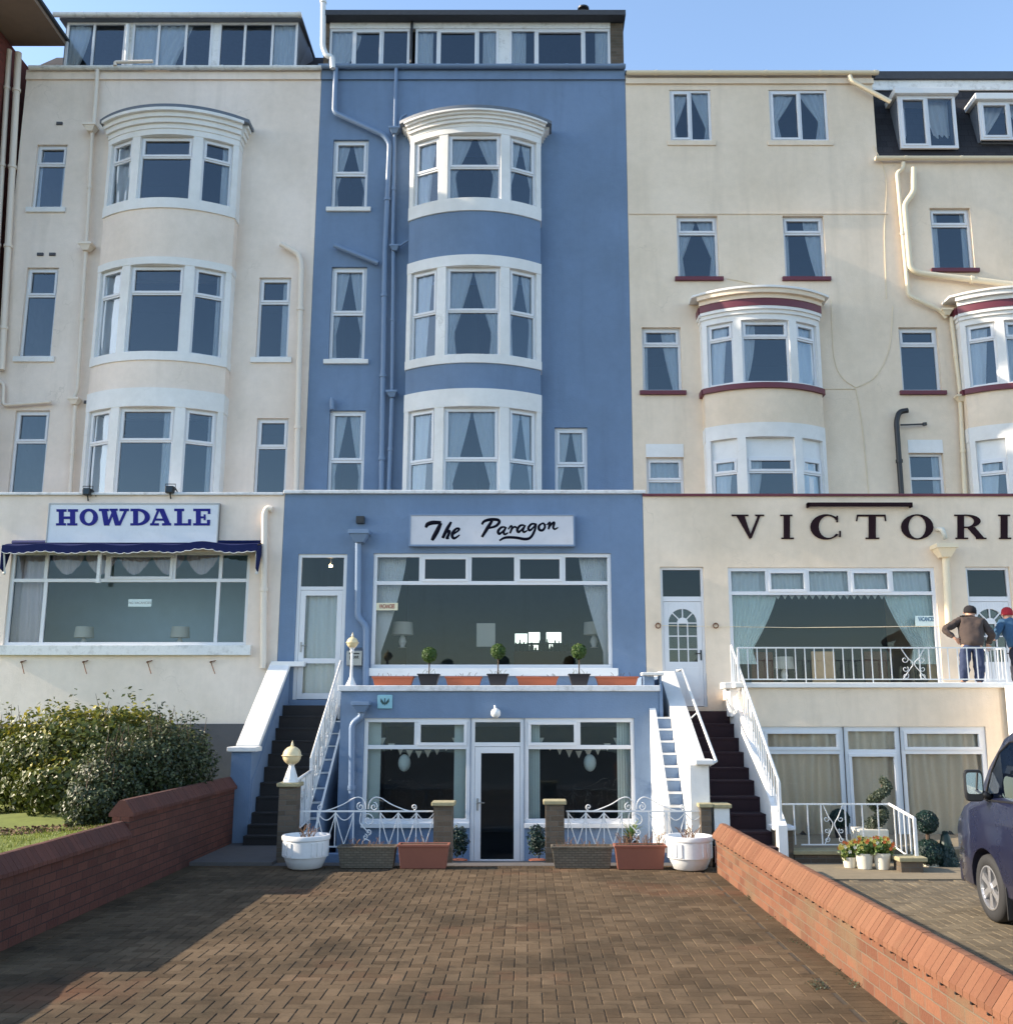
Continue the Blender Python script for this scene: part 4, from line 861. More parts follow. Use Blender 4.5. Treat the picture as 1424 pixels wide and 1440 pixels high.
b=MB(); holes_wall(b,XC+.003,XD,ZB-.4,gv1,YU,[h for h in holes if h[1]<XD]+bh[:2],.2); holes_wall(b,XD,XE,ZB-.4,gv2,YU,[h for h in holes if h[0]>XD]+bh[2:],.2)
shell(b,XC+.003,XD,YU,30,0,gv1); shell(b,XD+.006,XE,YU,30,0,gv2); b.build('upper_wall',M['cream_v'],V)
for k,(q,h) in enumerate(zip(wv,holes)):
    s=None
    if 1<k<7: s=('maroon',.09,.08,.07)
    elif k<2: s=('cream_v',.12,.08,.03)
    window(V,*h,YU,q[4],q[5],s,w=.06,rec=.03 if k<2 else .09)
    if k in (7,8):
        b=MB(); b.box(h[0],h[1],YU+.05,YU+.12,h[3]+.001,h[3]+.001); 
for k in (7,8):
    h=holes[k]; b=MB(); b.box(h[0],h[1],YU-.012,YU-.001,h[3]+.003,h[3]+.30); b.build('head_panel',M['white_r'],V)
for c in (bv,bv2):
    bay(V,c,1.3,.78,'cream_v',levv,'v',top=dict(z=0,steps=[(.05,.06),(.09,.05)],band=(.10,.12),ov=.24,rm='white_r',rh=.05,v=403,w=(c==bv2)))
interior(V,XC,XE,[8.75,11.3,14.4],0,gv2,YU,[(6.6,8.6),(8.9,11.2),(11.5,14.2),(14.6,gv2)])
b=MB(); b.box(XC+.02,XD+.15,YU-.02,YU-.001,Z(300,YU)-.02,Z(300,YU)+.02); b.box(XC+.01,XD+.02,YU-.05,YU-.001,gv1-.24,gv1-.1); b.build('string_course',M['cream_v'],V)
gutter(V,XC+.02,XD+.12,YU-.12,gv1,'pipe_v',.065); gutter(V,XD-.1,XE,YU-.12,gv2,'pipe_v',.065)
b=MB(); b.box(XC+.0,XD+.12,YU-.05,YU+6,gv1+.02,gv1+.10); b.build('upper_roof',M['felt'],V)
# mansard
zm1=Z(122,YU+.9)
b=MB(); b.prism([(YU-.02,gv2+.02),(YU+.75,zm1),(YU+6,zm1),(YU+6,gv2+.02)],lambda p,d:(d,p[0],p[1]),XD+.002,XE); b.build('mansard_roof',M['slate'],V)
b=MB(); b.box(XD+.002,XE,YU+.55,YU+6.2,zm1+.0,zm1+.2); b.build('mansard_top',M['felt'],V); b=MB(); b.box(XD+.002,XE,YU+.62,YU+.72,zm1-.26,zm1-.001); b.build('mansard_fascia',M['whited'],V)
yq=YU-.05
for (u0,v0,u1,v1,c) in ((1264,134,1345,208,'righttie'),(1377,142,1462,196,'tied')):
    x0,x1,z0,z1=rect(u0,v0,u1,v1,yq); dm=MB(); dm.box(x0,x0+.06,yq+.12,yq+1.2,z0,z1); dm.box(x1-.06,x1,yq+.12,yq+1.2,z0,z1); dm.box(x0+.06,x1-.06,yq+.12,yq+.9,z0-.03,z0); do=dm.build('dormer',M['lead'],V)
    rb=MB(); rb.box(x0-.09,x1+.06,yq-.1,yq+1.2,z1,z1+.16); rb.build('dormer_roof',M['whitep'],do,bevel=.01)
    f=MB(); frame_bars(f,x0,x1,z0,z1,yq,[(1,[.5],{0})],.07); fo=f.build('dormer_window',M['upvc'],do,bevel=.004); p=MB(); p.face([(x0+.02,yq+.04,z0+.02),(x1-.02,yq+.04,z0+.02),(x1-.02,yq+.04,z1-.02),(x0+.02,yq+.04,z1-.02)]); p.build('dormer_pane',M['glass'],do)
    cc=MB(); curtain(cc,x0+.08,x1-.08,z0,z1,yq+.25,c); cc.build('dormer_curtain',M['curtain'],do,smooth=True)
    rm=MB(); rm.box(x0+.06,x1-.06,yq+.8,yq+.85,z0,z1); rm.build('dormer_back',M['roomd'],do)
# pipes and cables
pipe(V,[(1194,106),(1197,114),(1252,143)],YU-.14,.055,'pipe_v'); pipe(V,[(1270,228),(1269,237),(1261,243),(1277,416),(1322,436),(1330,447)],YU-.11,.048,'pipe_v'); hopper(V,1330,438,YU-.14,'pipe_v'); pipe(V,[(1337,446),(1350,556)],YU-.11,.045,'pipe_v'); hopper(V,1351,559,YU-.13,'pipe_v'); pipe(V,[(1350,565),(1357,705)],YU-.11,.05,'pipe_v')
pipe(V,[(1284,236),(1284,270),(1271,288),(1279,378),(1292,384),(1440,402)],YU-.13,.07,'pipe_v','soil_pipe')
pipe(V,[(1276,577),(1264,579),(1260,592),(1268,706)],YU-.14,.06,'black','black_pipe')
b=MB(); q=[(X(1266,600,YU-.14),YU-.14,Z(600,YU)),(X(1300,598,YU-.1),YU-.1,Z(598,YU))]; b.tube(q,.02,6); b.lathe([(.05,0),(.05,.06)],(q[1][0],YU-.1,q[1][2]-.03),10); b.build('pipe_strut',M['black'],V)
for pts in ([(1168,422),(1172,500),(1183,530),(1203,545)],[(1203,545),(1230,530),(1250,490),(1255,430)],[(1156,547),(1203,547)],[(1203,547),(1212,600),(1222,703)],[(1228,205),(1245,250),(1243,330),(1246,420)],[(1022,392),(1060,400),(1070,412)]):
    b=MB(); q=crv([(X(u,v,YU),YU-.012,Z(v,YU)) for u,v in pts],6); b.tube(q,.008,5); b.build('cable',M['pipe_v'],V)
# ground floor
vd=rect(930,797,992,994,YG); vw=rect(1026,798,1320,968,YG); vd2=rect(1365,797,1428,994,YG)
b=MB(); holes_wall(b,XC+.006,XE,1.9,ZB-.02,YG,[vd,vw,vd2,(10.4,14.0,vw[2],vw[3])],.16); shell(b,XC+.006,XE,YG,YU-.01,0,ZB-.25,back=False); b.box(XC+.01,XE,YG+.002,YG+.2,ZB-.3,ZB-.02); b.build('extension_wall',M['cream_v'],V)
b=MB(); b.box(XC+.0,XE,YG-.05,YG+.25,ZB-.02,ZB+.03); b.build('parapet_coping',M['maroon'],V,bevel=.008)
fv=window(V,vw[0],vw[1],vw[2],vw[3],YG,[(.215,[.19,.385,.59,.79],{1,3}),(.785,[],set())],None,None,'glass2',w=.07,rec=.03)
c=MB(); curtain(c,vw[0]+.02,vw[1],vw[2]+(vw[3]-vw[2])*.2,vw[2]+(vw[3]-vw[2])*.79,YG+.2,'gather'); c.build('curtain',M['teal'],fv,smooth=True)
c=MB(); curtain(c,vw[0]+.05,vw[1]-.05,vw[2]+(vw[3]-vw[2])*.79,vw[3]-.05,YG+.2,'net')
nn=24
for k in range(nn):
    a=vw[0]+.4+(vw[1]-vw[0]-.8)*k/nn; e=(vw[1]-vw[0]-.8)/nn; zz=vw[2]+(vw[3]-vw[2])*.785; c.face([(a,YG+.19,zz),(a+e/2,YG+.19,zz-.11),(a+e,YG+.19,zz)])
c.build('lace_valance',M['lace'],fv,smooth=True)
f3=window(V,10.4,14.0,vw[2],vw[3],YG,[(.215,[.25,.5,.75],{1}),(.785,[],set())],'gather',None,'glass2',w=.07,rec=.03)
b=MB(); b.box(XC+.1,XE-.1,YG+.4,26,2.0,2.1); b.box(XC+.1,XE-.1,YG+.3,26,6.0,6.1); b.box(XC+.1,XE-.1,23.5,23.6,2.1,6.0); b.build('dining_room',M['roomd'],V)
def arched_door(par,q):
    x0,x1,zb,zt=q; y=YG+.06; w_=.055; hl=2.06
    f=MB(); f.box(x0,x0+w_,y,y+.09,zb,zt); f.box(x1-w_,x1,y,y+.09,zb,zt); f.box(x0+w_,x1-w_,y,y+.09,zt-w_,zt); f.box(x0+w_,x1-w_,y+.001,y+.089,zb+hl,zb+hl+.1); df=f.build('door_frame',M['upvc'],par,bevel=.004)
    p=MB(); p.face([(x0+.03,y+.05,zb+hl),(x1-.03,y+.05,zb+hl),(x1-.03,y+.05,zt-.03),(x0+.03,y+.05,zt-.03)]); p.build('top_light',M['glass2'],df)
    a,c=x0+w_+.004,x1-w_-.004; t_=zb+hl-.006; cx=(a+c)/2; g=.095; rr=(c-a)/2-g; zs=t_-.14-rr; zl=zb+.86
    d=MB(); d.box(a,a+g,y+.01,y+.06,zb+.01,t_); d.box(c-g,c,y+.01,y+.06,zb+.01,t_); d.box(a+g,c-g,y+.01,y+.06,zb+.01,zl)
    n=16
    for k in range(n):   # leaf above the arch
        t0=PI*k/n; t1=PI*(k+1)/n; p0=(cx+rr*math.cos(t0),zs+rr*math.sin(t0)); p1=(cx+rr*math.cos(t1),zs+rr*math.sin(t1))
        d.prism([p0,(p0[0],t_),(p1[0],t_),p1],lambda p,e:(p[0],e,p[1]),y+.06,y+.0101)
    bt=.022
    for fx in (1/3,2/3): xx=a+g+(c-a-2*g)*fx; d.box(xx-bt/2,xx+bt/2,y+.012,y+.05,zl,zs)
    rows=3
    for k in range(rows+1): zz=zl+(zs-zl)*k/rows; d.box(a+g,c-g,y+.014,y+.048,zz-bt/2,zz+bt/2)
    d.prism([(cx+.11*math.cos(PI*k/10),zs+.11*math.sin(PI*k/10)) for k in range(11)],lambda p,e:(p[0],e,p[1]),y+.05,y+.0125)
    for an in (45,90,135):
        t0=R(an); ux,uz=math.cos(t0),math.sin(t0); d.prism([(cx+ux*.1-uz*bt/2,zs+uz*.1+ux*bt/2),(cx+ux*.1+uz*bt/2,zs+uz*.1-ux*bt/2),(cx+ux*(rr+.01)+uz*bt/2,zs+uz*(rr+.01)-ux*bt/2),(cx+ux*(rr+.01)-uz*bt/2,zs+uz*(rr+.01)+ux*bt/2)],lambda p,e:(p[0],e,p[1]),y+.05,y+.0135)
    for (pa,pc) in ((a+g-.02,cx-.03),(cx+.03,c-g+.02)): d.box(pa,pc,y+.002,y+.0099,zb+.14,zl-.1)
    do=d.build('door',M['upvc'],par,bevel=.003)
    p=MB(); p.box(a+g-.01,c-g+.01,y+.052,y+.056,zl,t_-.1); p.build('pane',M['glass2'],do)
    h=MB(); h.box(c-.05,c-.02,y-.004,y+.009,zb+.9,zb+1.1); h.tube([(c-.035,y-.01,zb+1.03),(c-.035,y-.03,zb+1.03),(c-.14,y-.03,zb+1.03)],.01,6); h.build('door_handle',M['black'],do)
arched_door(V,vd); arched_door(V,vd2)
hopper(V,1327,772,YG-.16,'pipe_v',1.7); pipe(V,[(1329,780),(1334,886)],YG-.12,.07,'pipe_v'); x,z=P(1322,752,YG-.06); b=MB(); b.tube([(x-.05,YG-.02,z+.12),(x+.02,YG-.12,z+.1),(x+.06,YG-.14,z-.1)],.05,8); b.build('outlet',M['potc'],V,smooth=True)
# lettering on the wall
vf=lambda x,y:(1020+x/3.525,700+y/3.525)
VL=[[[(52,88),(92,88),(126,190),(120,207)],st(166,88,122,200,14),rc(30,84,112,91),rc(146,84,190,91)],
 [rc(287,90,318,199),rc(270,84,330,91),rc(275,198,337,205)],
 ring(497,145,78,63,48,55,38,322,18,508)+[rc(548,90,555,122),rc(562,165,569,195)],
 [rc(650,84,790,93),[(650,84),(657,84),(651,116),(645,116)],[(784,84),(791,84),(795,116),(789,116)],rc(708,92,743,199),rc(693,198,760,205)],
 ring(948,145,80,63,44,57),
 [rc(1148,90,1180,199),rc(1132,84,1182,91),rc(1138,198,1200,205)]+ring(1190,117,72,33,40,27,-90,90,12)+[rc(1180,84,1191,90),rc(1180,144,1191,150),[(1196,148),(1232,146),(1278,200),(1242,200)],rc(1240,199,1290,205)],
 [rc(1362,90,1396,199),rc(1350,84,1408,91),rc(1354,198,1414,205)]]
vs_=thing('wall_lettering','large dark serif letters VICTORI across the cream wall','lettering',(7,YG,5.8))
letters(vs_,VL,vf,YG-.004,.02,'letter_v')
x0,x1,z0,z1=rect(1135,707,1282,712,YG-.1); b=MB(); b.box(x0,x1,YG-.14,YG-.06,z0,z1); b.box(x0,x0+.03,YG-.14,YG,z0-.02,z1); b.box(x1-.03,x1,YG-.14,YG,z0-.02,z1); tag(b.build('strip_light',M['letter_v'],bevel=.004),'long dark strip light above the VICTORI lettering','light')
x,z=P(1303,873,YG+.02); cd=thing('vacancies_sign','blue VACANCIES lettering low at the right of the cream house window','sign',(x,YG+.05,z)); b=MB(); b.box(x-.22,x+.22,YG+.045,YG+.05,z-.1,z+.1); b.build('card',M['teal'],cd); text(cd,'VACANCIES',x,z+.03,YG+.042,.12,'inkblue',sx=.5)
b=MB(); b.tube([(X(925,881,YG),YG-.03,Z(880,YG)),(X(1120,882,YG),YG-.04,Z(883,YG)),(X(1322,881,YG),YG-.03,Z(881,YG))],.006,5); b.build('cable',M['pipe_v'],V)
for u in (925,1006):
    x,z=P(u,880,YG-.03); b=MB(); b.tube([(x+.05*math.cos(k*PI/4),YG-.04,z+.05*math.sin(k*PI/4)) for k in range(8)],.012,5,closed=True); b.tube([(x,YG,z+.04),(x,YG-.05,z+.05)],.014,5); b.build('lamp_bracket',M['rust'],V)
# furniture behind the balcony rail
def chair(u,v0,v1,wpx,Y,lab,mat):
    x=X(u,(v0+v1)/2,Y); zt=Z(v0,Y); zb=2.15; w_=wpx*.0138; t=thing('dining_chair',lab,'chair',(x,Y,zb),'chairs inside the cream house window')
    b=MB(); b.box(x-w_/2,x+w_/2,Y,Y+.05,zb+.45,zt); b.build('backrest',M[mat],t,bevel=.02); b=MB(); b.box(x-w_/2,x+w_/2,Y+.05,Y+.5,zb+.4,zb+.46); b.build('seat',M[mat],t,bevel=.015)
    for sx in (0,1):
        for sy in (0,1): b=MB(); xx=x-w_/2+.03+sx*(w_-.06); yy=Y+.025+sy*.44; b.box(xx-.02,xx+.02,yy-.02,yy+.02,zb,zb+.4); b.build('leg',M[mat],t)
chair(1072,917,958,32,YG+.45,'dark brown high-backed chair, farthest left behind the balcony rail','brownf'); chair(1158,916,958,34,YG+.4,'pale wooden high-backed chair left of centre behind the balcony rail','wood'); chair(1232,916,958,34,YG+.8,'dark brown chair behind the balcony rail left of the scroll panel','brownf'); chair(1320,916,958,34,YG+.4,'pale wooden chair behind the rail beside the man in the brown jacket','wood')
table_lamp(1102,941,YG+.5,'white tapered lamp between chairs behind the balcony rail',1.1)
# Victoria balcony + basement
lv=Z(960,YB); vb0=3.66+.14
wA=rect(1072,1022,1190,1186,YB); wD=rect(1190,1022,1270,1186,YB); wB=rect(1270,1022,1392,1186,YB)
b=MB(); holes_wall(b,vb0,8.15,-.42,lv-.09,YB,[(wA[0],wA[1],wA[2],wA[3]),(wD[0],wD[1],wD[2],wD[3]),(wB[0],wB[1],wB[2],wB[3])],.14); holes_wall(b,8.151,XE,-.42,lv-.09,YB+.02,[],.1); shell(b,vb0,XE,YB,YG-.003,-.42,lv-.09,back=False); b.build('basement_wall',M['cream_v'],V)
b=MB(); b.box(vb0-.22,XE,YB-.06,YB+.25,lv-.089,lv); b.box(vb0,XE,YB+.25,YG-.003,lv-.2,lv-.08); b.build('balcony_slab',M['white_r'],V,bevel=.012)
b=MB(); b.box(8.22,9.3,YB-1.0,YB-.07,-.42,lv-.06); b.build('stair_block',M['white_r'],V,bevel=.02)
for q,rws in ((wA,[(.22,[],{0}),(.78,[],set())]),(wD,[(.22,[],set()),(.78,[],{0})]),(wB,[(.22,[],{0}),(.78,[],set())])):
    window(V,q[0]+.002,q[1]-.002,q[2],q[3],YB,rws,'closed',('whitep',.08,.0,.09) if q is not wD else None,'glass2',curm='beige',w=.08,rec=.03,cury=.12)
b=MB(); b.box(vb0+.1,8.2,YB+.3,24,-.42,-.36); b.box(vb0+.1,8.2,YB+.2,24,lv-.35,lv-.25); b.box(vb0+.1,8.2,20.5,20.6,-.36,2.3); b.build('basement_room',M['room'],V)
# stringer wall of the maroon stairs
W3=thing('stair_side_wall','white sloping side wall right of the maroon steps','wall',(3.73,17,0))
b=MB(); b.prism([(15.6,-.4),(18.9,-.4),(18.9,Z(962,18.9)),(15.6,Z(1161,15.6))],lambda p,d:(d,p[0],p[1]),3.662,3.80); b.build('wall',M['white_r'],W3,bevel=.006)
b=MB(); b.box(3.5,3.86,18.5,18.95,lv-.09,lv+.02); b.box(3.6,3.82,18.55,18.9,2.1,lv-.091); b.build('pier',M['white_r'],W3,bevel=.012)
# ---------------------------------------------------------------- brick building far left
K=thing('brick_building','deep red brick building with overhanging eaves at the far left','building',(-16,24,0))
b=MB(); b.box(-20,XA-.45,20.85,30,0,17.9); b.build('wall',M['brick_b'],K)
b=MB(); b.box(-20,X(88,55,21.9),17.6,22.1,17.95,18.05); b.build('soffit',paint_mat('brown_soffit',(.23,.165,.12),.9,.15,.2,5),K)
b=MB(); xs_=X(88,55,21.9); b.box(-20,xs_+.07,17.5,22.1,18.051,18.12); b.build('eaves_roof',M['felt'],K)
# sea behind the photographer, seen only in the window panes
m,t,b_=new('sea_water'); b_.inputs['Base Color'].default_value=(.03,.06,.08,1); b_.inputs['Roughness'].default_value=.15; bump(t,b_,noise(t,.5,5),.6,.3); M['sea']=m
b=MB(); b.face([(-S,-S,-.02),(S,-S,-.02),(S,-25,-.02),(-S,-25,-.02)]); struct(b.build('sea',M['sea']))
for k_ in ('ink','letter_v','letter_h','navy'): M[k_].node_tree.nodes['Principled BSDF'].inputs['Specular IOR Level'].default_value=.1
# ================================================================= boundary walls
def saddle(mb,y0,y1,xc,hw,z0,h,bl=.1,steep=.55):
    y=y0
    while y<y1-.02:
        mb.tint=min(1,max(0,random.gauss(.5,.25))); e=min(y+bl-.005,y1); j=random.uniform(-.002,.002)
        pr=[(xc-hw,z0),(xc+hw,z0),(xc+hw,z0+h*.2),(xc+.035,z0+h-.004),(xc,z0+h),(xc-.035,z0+h-.004),(xc-hw,z0+h*.2)]
        mb.prism([(p[0],p[1]+j) for p in pr],lambda p,d:(p[0],d,p[1]),y,e); y+=bl
    mb.tint=.2
def bwall(name,lab,xf,th,secs,bm,cm,loc,rz=0,holes=False):
    t=thing(name,lab,'wall',(0,0,0)); body=MB(); cop=MB(); mo=MB()
    for y0,y1,zt in secs:
        body.box(-th/2,th/2,y0,y1,-.35,zt-.20); saddle(cop,y0,y1,0,th/2+.045,zt-.197,.197)
        mo.prism([(-th/2-.035,zt-.195),(th/2+.035,zt-.195),(th/2+.035,zt-.164),(0,zt-.012),(-th/2-.035,zt-.164)],lambda p,d:(p[0],d,p[1]),y0+.004,y1-.004)
    body.build('brickwork',M[bm],t); cop.build('coping',M[cm],t); mo.build('mortar_bed',M['stone'] if cm=='copingbrick' else M['earth'],t)
    if holes:
        h=MB()
        for y0,y1,zt in secs:
            y=y0+.1
            while y<y1: h.box(-th/2-.035,-th/2+.01,y,y+.022,zt-.22,zt-.2); y+=.225
            h.box(-th/2-.006,-th/2+.01,y0,y1,zt-.215,zt-.203)
        h.build('weep_holes',M['black'],t)
    t.location=loc; t.rotation_euler=(0,0,rz); return t
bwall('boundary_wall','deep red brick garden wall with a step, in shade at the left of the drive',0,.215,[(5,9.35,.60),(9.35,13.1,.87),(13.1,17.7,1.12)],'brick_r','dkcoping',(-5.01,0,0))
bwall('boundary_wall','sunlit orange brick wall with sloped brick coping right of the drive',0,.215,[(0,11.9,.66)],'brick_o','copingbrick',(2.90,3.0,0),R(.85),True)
# ================================================================= brick piers, rails, pots in front of the yard
YR=15.8
def pier(u0,u1,v,lab,cap='stone',y=YR,mat='brick_d',w_=None,zb=-.4):
    x0,z=P(u0,v,y); x1=X(u1,v,y); t=thing('brick_pier',lab,'pier',((x0+x1)/2,y,0),'piers in front of the yard')
    b=MB(); b.box(x0+.02,x1-.02,y,y+(x1-x0)-.04,zb,z-.06); b.build('shaft',M[mat],t); b=MB(); b.box(x0-.015,x1+.015,y-.035,y+(x1-x0)+.0,z-.059,z); b.build('cap',M[cap],t,bevel=.012); return (x0+x1)/2,z
pxa,pza=pier(391,420,1101,'dark brick pier carrying the cream globe lamp at the foot of the dark steps','stone')
pier(608,638,1128,'mossy brick pier left of the basement door'); pier(765,795,1126,'mossy brick pier right of the basement door')
pier(983,1001,1130,'mossy brick pier behind the right-hand white round pot'); 
x0,z=P(1003,1131,YR); t=thing('white_pier','stubby white pier with stone cap beside the maroon steps','pier',(x0,YR,0)); b=MB(); b.box(x0+.01,X(1026,1150,YR),YR+.01,YR+.3,-.4,z-.06); b.build('shaft',M['white_r'],t); b=MB(); b.box(x0-.0,X(1029,1150,YR),YR-.03,YR+.33,z-.059,z); b.build('cap',M['stone'],t,bevel=.012)
def scroll(cx,cz,r,turns,a0,dirn,y,shrink=.15,n=22):
    return [(cx+(r*(1-(1-shrink)*k/n))*math.cos(a0+dirn*2*PI*turns*k/n),y,cz+(r*(1-(1-shrink)*k/n))*math.sin(a0+dirn*2*PI*turns*k/n)) for k in range(n+1)]
def ornate(u0,u1,lab,v=1141,uc=None):
    y=YR+.12; x0,zt=P(u0,v,y); x1=X(u1,v,y); zb=zt-.52; L=x1-x0; xc=X(uc,v,y); t=thing('wrought_iron_rail',lab,'railing',(xc,y,0),'ornate white rails before the blue basement')
    b=MB(); b.box(x0,x1,y-.01,y+.01,zt-.012,zt+.012); b.box(x0,x1,y-.01,y+.01,zb,zb+.02); b.build('rails',M['whitep'],t)
    b=MB(); r=.0085
    for s in (-1,1):   # ogee crest with scroll ends
        q=crv([(xc+s*.02,y,zt+.03),(xc+s*.03,y,zt+.12),(xc+s*.10,y,zt+.195),(xc+s*.2,y,zt+.19),(xc+s*.36,y,zt+.10),(xc+s*.55,y,zt+.025),(xc+s*.66,y,zt+.0)],6); b.tube(q,r,6)
        b.tube(scroll(xc+s*.1,y*0+zt+.065,.062,1.4,PI/2 if s>0 else PI/2,-s,y),r,6)
        b.tube(scroll(xc+s*.70,zt+.06,.045,1.3,-PI/2,s,y),r,6)
    b.build('crest',M['whitep'],t,smooth=True)
    b=MB(); sp=.27; k=0
    xs=[xc+s*(.20+sp*i) for s in (-1,1) for i in range(4) if x0-.03<xc+s*(.20+sp*i)<x1+.03]
    for x in xs: b.box(x-.007,x+.007,y-.007,y+.007,zb,zt)
    xs=sorted(xs)
    for a,c in zip(xs,xs[1:]):
        if c-a>sp*1.2: continue
        b.tube([(a+(c-a)*k/10,y,zt-.02-.11*math.sin(PI*k/10)) for k in range(11)],r*.9,6)
        mx=(a+c)/2; b.tube([(a+(mx-a)*(k/8)**1.25,y,zt-.02-.46*k/8) for k in range(9)],r*.9,6); b.tube([(c-(c-mx)*(k/8)**1.25,y,zt-.02-.46*k/8) for k in range(9)],r*.9,6)
    b.build('swags',M['whitep'],t,smooth=False)
    b=MB(); b.tube(crv([(xc-.09,y,zt-.02),(xc-.10,y,zt-.16),(xc-.03,y,zt-.25),(xc+.05,y,zt-.32)],6),r,6); b.tube(scroll(xc+.02,zt-.13,.1,1.35,PI*.75,-1,y),r,6); b.tube(scroll(xc+.03,zt-.3,.045,1.2,-PI/2,1,y),r,6); b.tube(scroll(xc-.02,zt-.37,.04,1.2,PI/2,-1,y),r,6); b.tube(scroll(xc,zt-.47,.06,.5,0,1,y,1),r,6)
    b.build('scrollwork',M['whitep'],t,smooth=True)
ornate(425,609,'ornate white scrolled rail left of the basement door',uc=516); ornate(796,985,'ornate white scrolled rail right of the basement door',uc=893)
b=MB(); b.box(-3.37,-1.45,YR+.02,YR+.2,-.4,.12); b.box(.58,2.5,YR+.02,YR+.2,-.4,.12); tag(b.build('low_wall',M['blue']),'low blue kerb wall under the white scrolled rails','wall')
def globe_lamp(x,y,z,h,lab,r=.11,tall=False):
    t=thing('globe_lamp',lab,'lamp',(x,y,z)); b=MB()
    if tall: b.lathe([(.09,0),(.085,.03),(.05,.1),(.028,.16),(.022,.3),(.024,h-.3),(.04,h-.27),(.03,h-.24),(.055,h-.2)],(x,y,z),8)
    else: b.lathe([(.12,0),(.11,.04),(.055,.2),(.04,.24),(.06,.27),(.075,.3)],(x,y,z),8)
    b.build('post',M['whitep'],t,smooth=False); c=(x,y,z+h-.12 if tall else z+.39); b=MB(); b.ball(c,r,20); b.build('globe',M['globe'],t,smooth=True)
    b=MB(); b.lathe([(r+.012,-.006),(r+.016,0),(r+.012,.006)],c,20); b.lathe([(.03,r-.01),(.02,r+.02),(.012,r+.05),(.003,r+.085)],c,10); b.build('collar',M['globe'],t,smooth=True)
globe_lamp(pxa,YR+.16,pza,.6,'cream globe lamp on the brick pier at the foot of the dark steps',.14)
x,z=P(493,966,YB+.05); globe_lamp(x,YB+.08,ledz,.86,'taller slim white lamp with cream globe on the balcony corner',.10,True)
def dead(mb,x,y,z,n,h,sp,r=.004):
    for k in range(n):
        a=random.uniform(0,6.28); l=random.uniform(.4,1)*h; px,py=x+random.uniform(-sp,sp),y+random.uniform(-.05,.05)
        mb.tube(crv([(px,py,z),(px+.2*l*math.cos(a),py+.2*l*math.sin(a),z+l*.6),(px+.6*l*math.cos(a),py+.5*l*math.sin(a),z+l)],3),r,4)
def urn(u,v,y,lab):
    x=X(u,v,y); t=thing('round_planter',lab,'planter',(x,y,0),'white round stone planters'); b=MB()
    b.lathe([(.20,0),(.24,.02),(.285,.12),(.305,.165),(.325,.17),(.325,.39),(.34,.40),(.345,.44),(.335,.46),(.30,.46),(.285,.40),(.01,.38)],(x,y,.006),40)
    o=autosmooth(b.build('pot',M['potw'],t)); b=MB()
    for k in range(24):
        if k%6 in (0,1,5): continue
        a=2*PI*k/24; Mx=Matrix.Translation((x,y,.006))@Matrix.Rotation(a,4,'Z'); q=MB(Mx); q.box(.32,.338,-.026,.026,.19,.37); b.v+=q.v; off=len(b.v)-len(q.v); b.f+=[[i+off for i in f] for f in q.f]; b.t+=q.t
    b.build('ribs',M['potw'],t,bevel=.004); b=MB(); dead(b,x,y,.38,26,.24,.1); b.build('withered_plant',M['twig'],t)
urn(430,1190,15.25,'white round planter with a withered plant at the left, beside the lamp pier'); urn(969,1198,15.15,'white round planter beside the start of the orange brick wall')
def trough(u0,u1,v,y,h,mat,lab,grp,z0=.006,dp=.26,plant=10,name='trough_planter',tp=.035,ph=.13,pm='twig'):
    x0=X(u0,v,y); x1=X(u1,v,y); t=thing(name,lab,'planter',((x0+x1)/2,y,z0),grp); b=MB()
    b.hexa([(x0+tp,y-dp/2+.03,z0),(x1-tp,y-dp/2+.03,z0),(x1-tp,y+dp/2-.03,z0),(x0+tp,y+dp/2-.03,z0)],[(x0,y-dp/2,z0+h-.03),(x1,y-dp/2,z0+h-.03),(x1,y+dp/2,z0+h-.03),(x0,y+dp/2,z0+h-.03)])
    for q in ((x0-.015,x1+.015,y-dp/2-.015,y-dp/2+.02),(x0-.015,x1+.015,y+dp/2-.02,y+dp/2+.015),(x0-.015,x0+.02,y-dp/2+.02,y+dp/2-.02),(x1-.02,x1+.015,y-dp/2+.02,y+dp/2-.02)): b.box(*q,z0+h-.03,z0+h)
    b.build('trough',M[mat],t,bevel=.004); b=MB(); b.box(x0+.02,x1-.02,y-.1,y+.1,z0+h-.028,z0+h-.012); b.build('soil',M['soil'],t)
    b=MB()
    for k in range(plant): dead(b,random.uniform(x0+.05,x1-.05),y,z0+h-.02,1,ph,.02,.0035)
    b.build('plants',M[pm],t); return t
m_=brick_mat('stone_texture',(.17,.14,.10),(.21,.18,.13),(.12,.10,.07),.09,.035,(.08,.07,.05)); M['stonetr']=m_
g_='window troughs in front of the ornate rails'
trough(477,557,1200,15.35,.30,'stonetr','grey textured stone trough left of the basement door',g_,plant=24); trough(561,631,1200,15.3,.33,'terrad','brown terracotta trough against the left mossy pier',g_)
trough(776,860,1200,15.35,.30,'stonetr','grey textured stone trough right of the basement door',g_,plant=24); tt=trough(864,934,1200,15.22,.33,'terrad','brown terracotta trough next to the right white round planter',g_,plant=46,ph=.2)
for i,(a,c,l) in enumerate(((525,581,'shallow terracotta trough on the balcony, farthest left'),(627,677,'shallow terracotta trough on the balcony left of the middle ball tree'),(727,784,'shallow terracotta trough on the balcony right of the middle ball tree'),(838,896,'shallow terracotta trough on the balcony, farthest right'))):
    trough(a,c,958,YB+.3,.16,'terra',l,'terracotta troughs on the balcony',ledz+.001,.2,7,ph=.1)
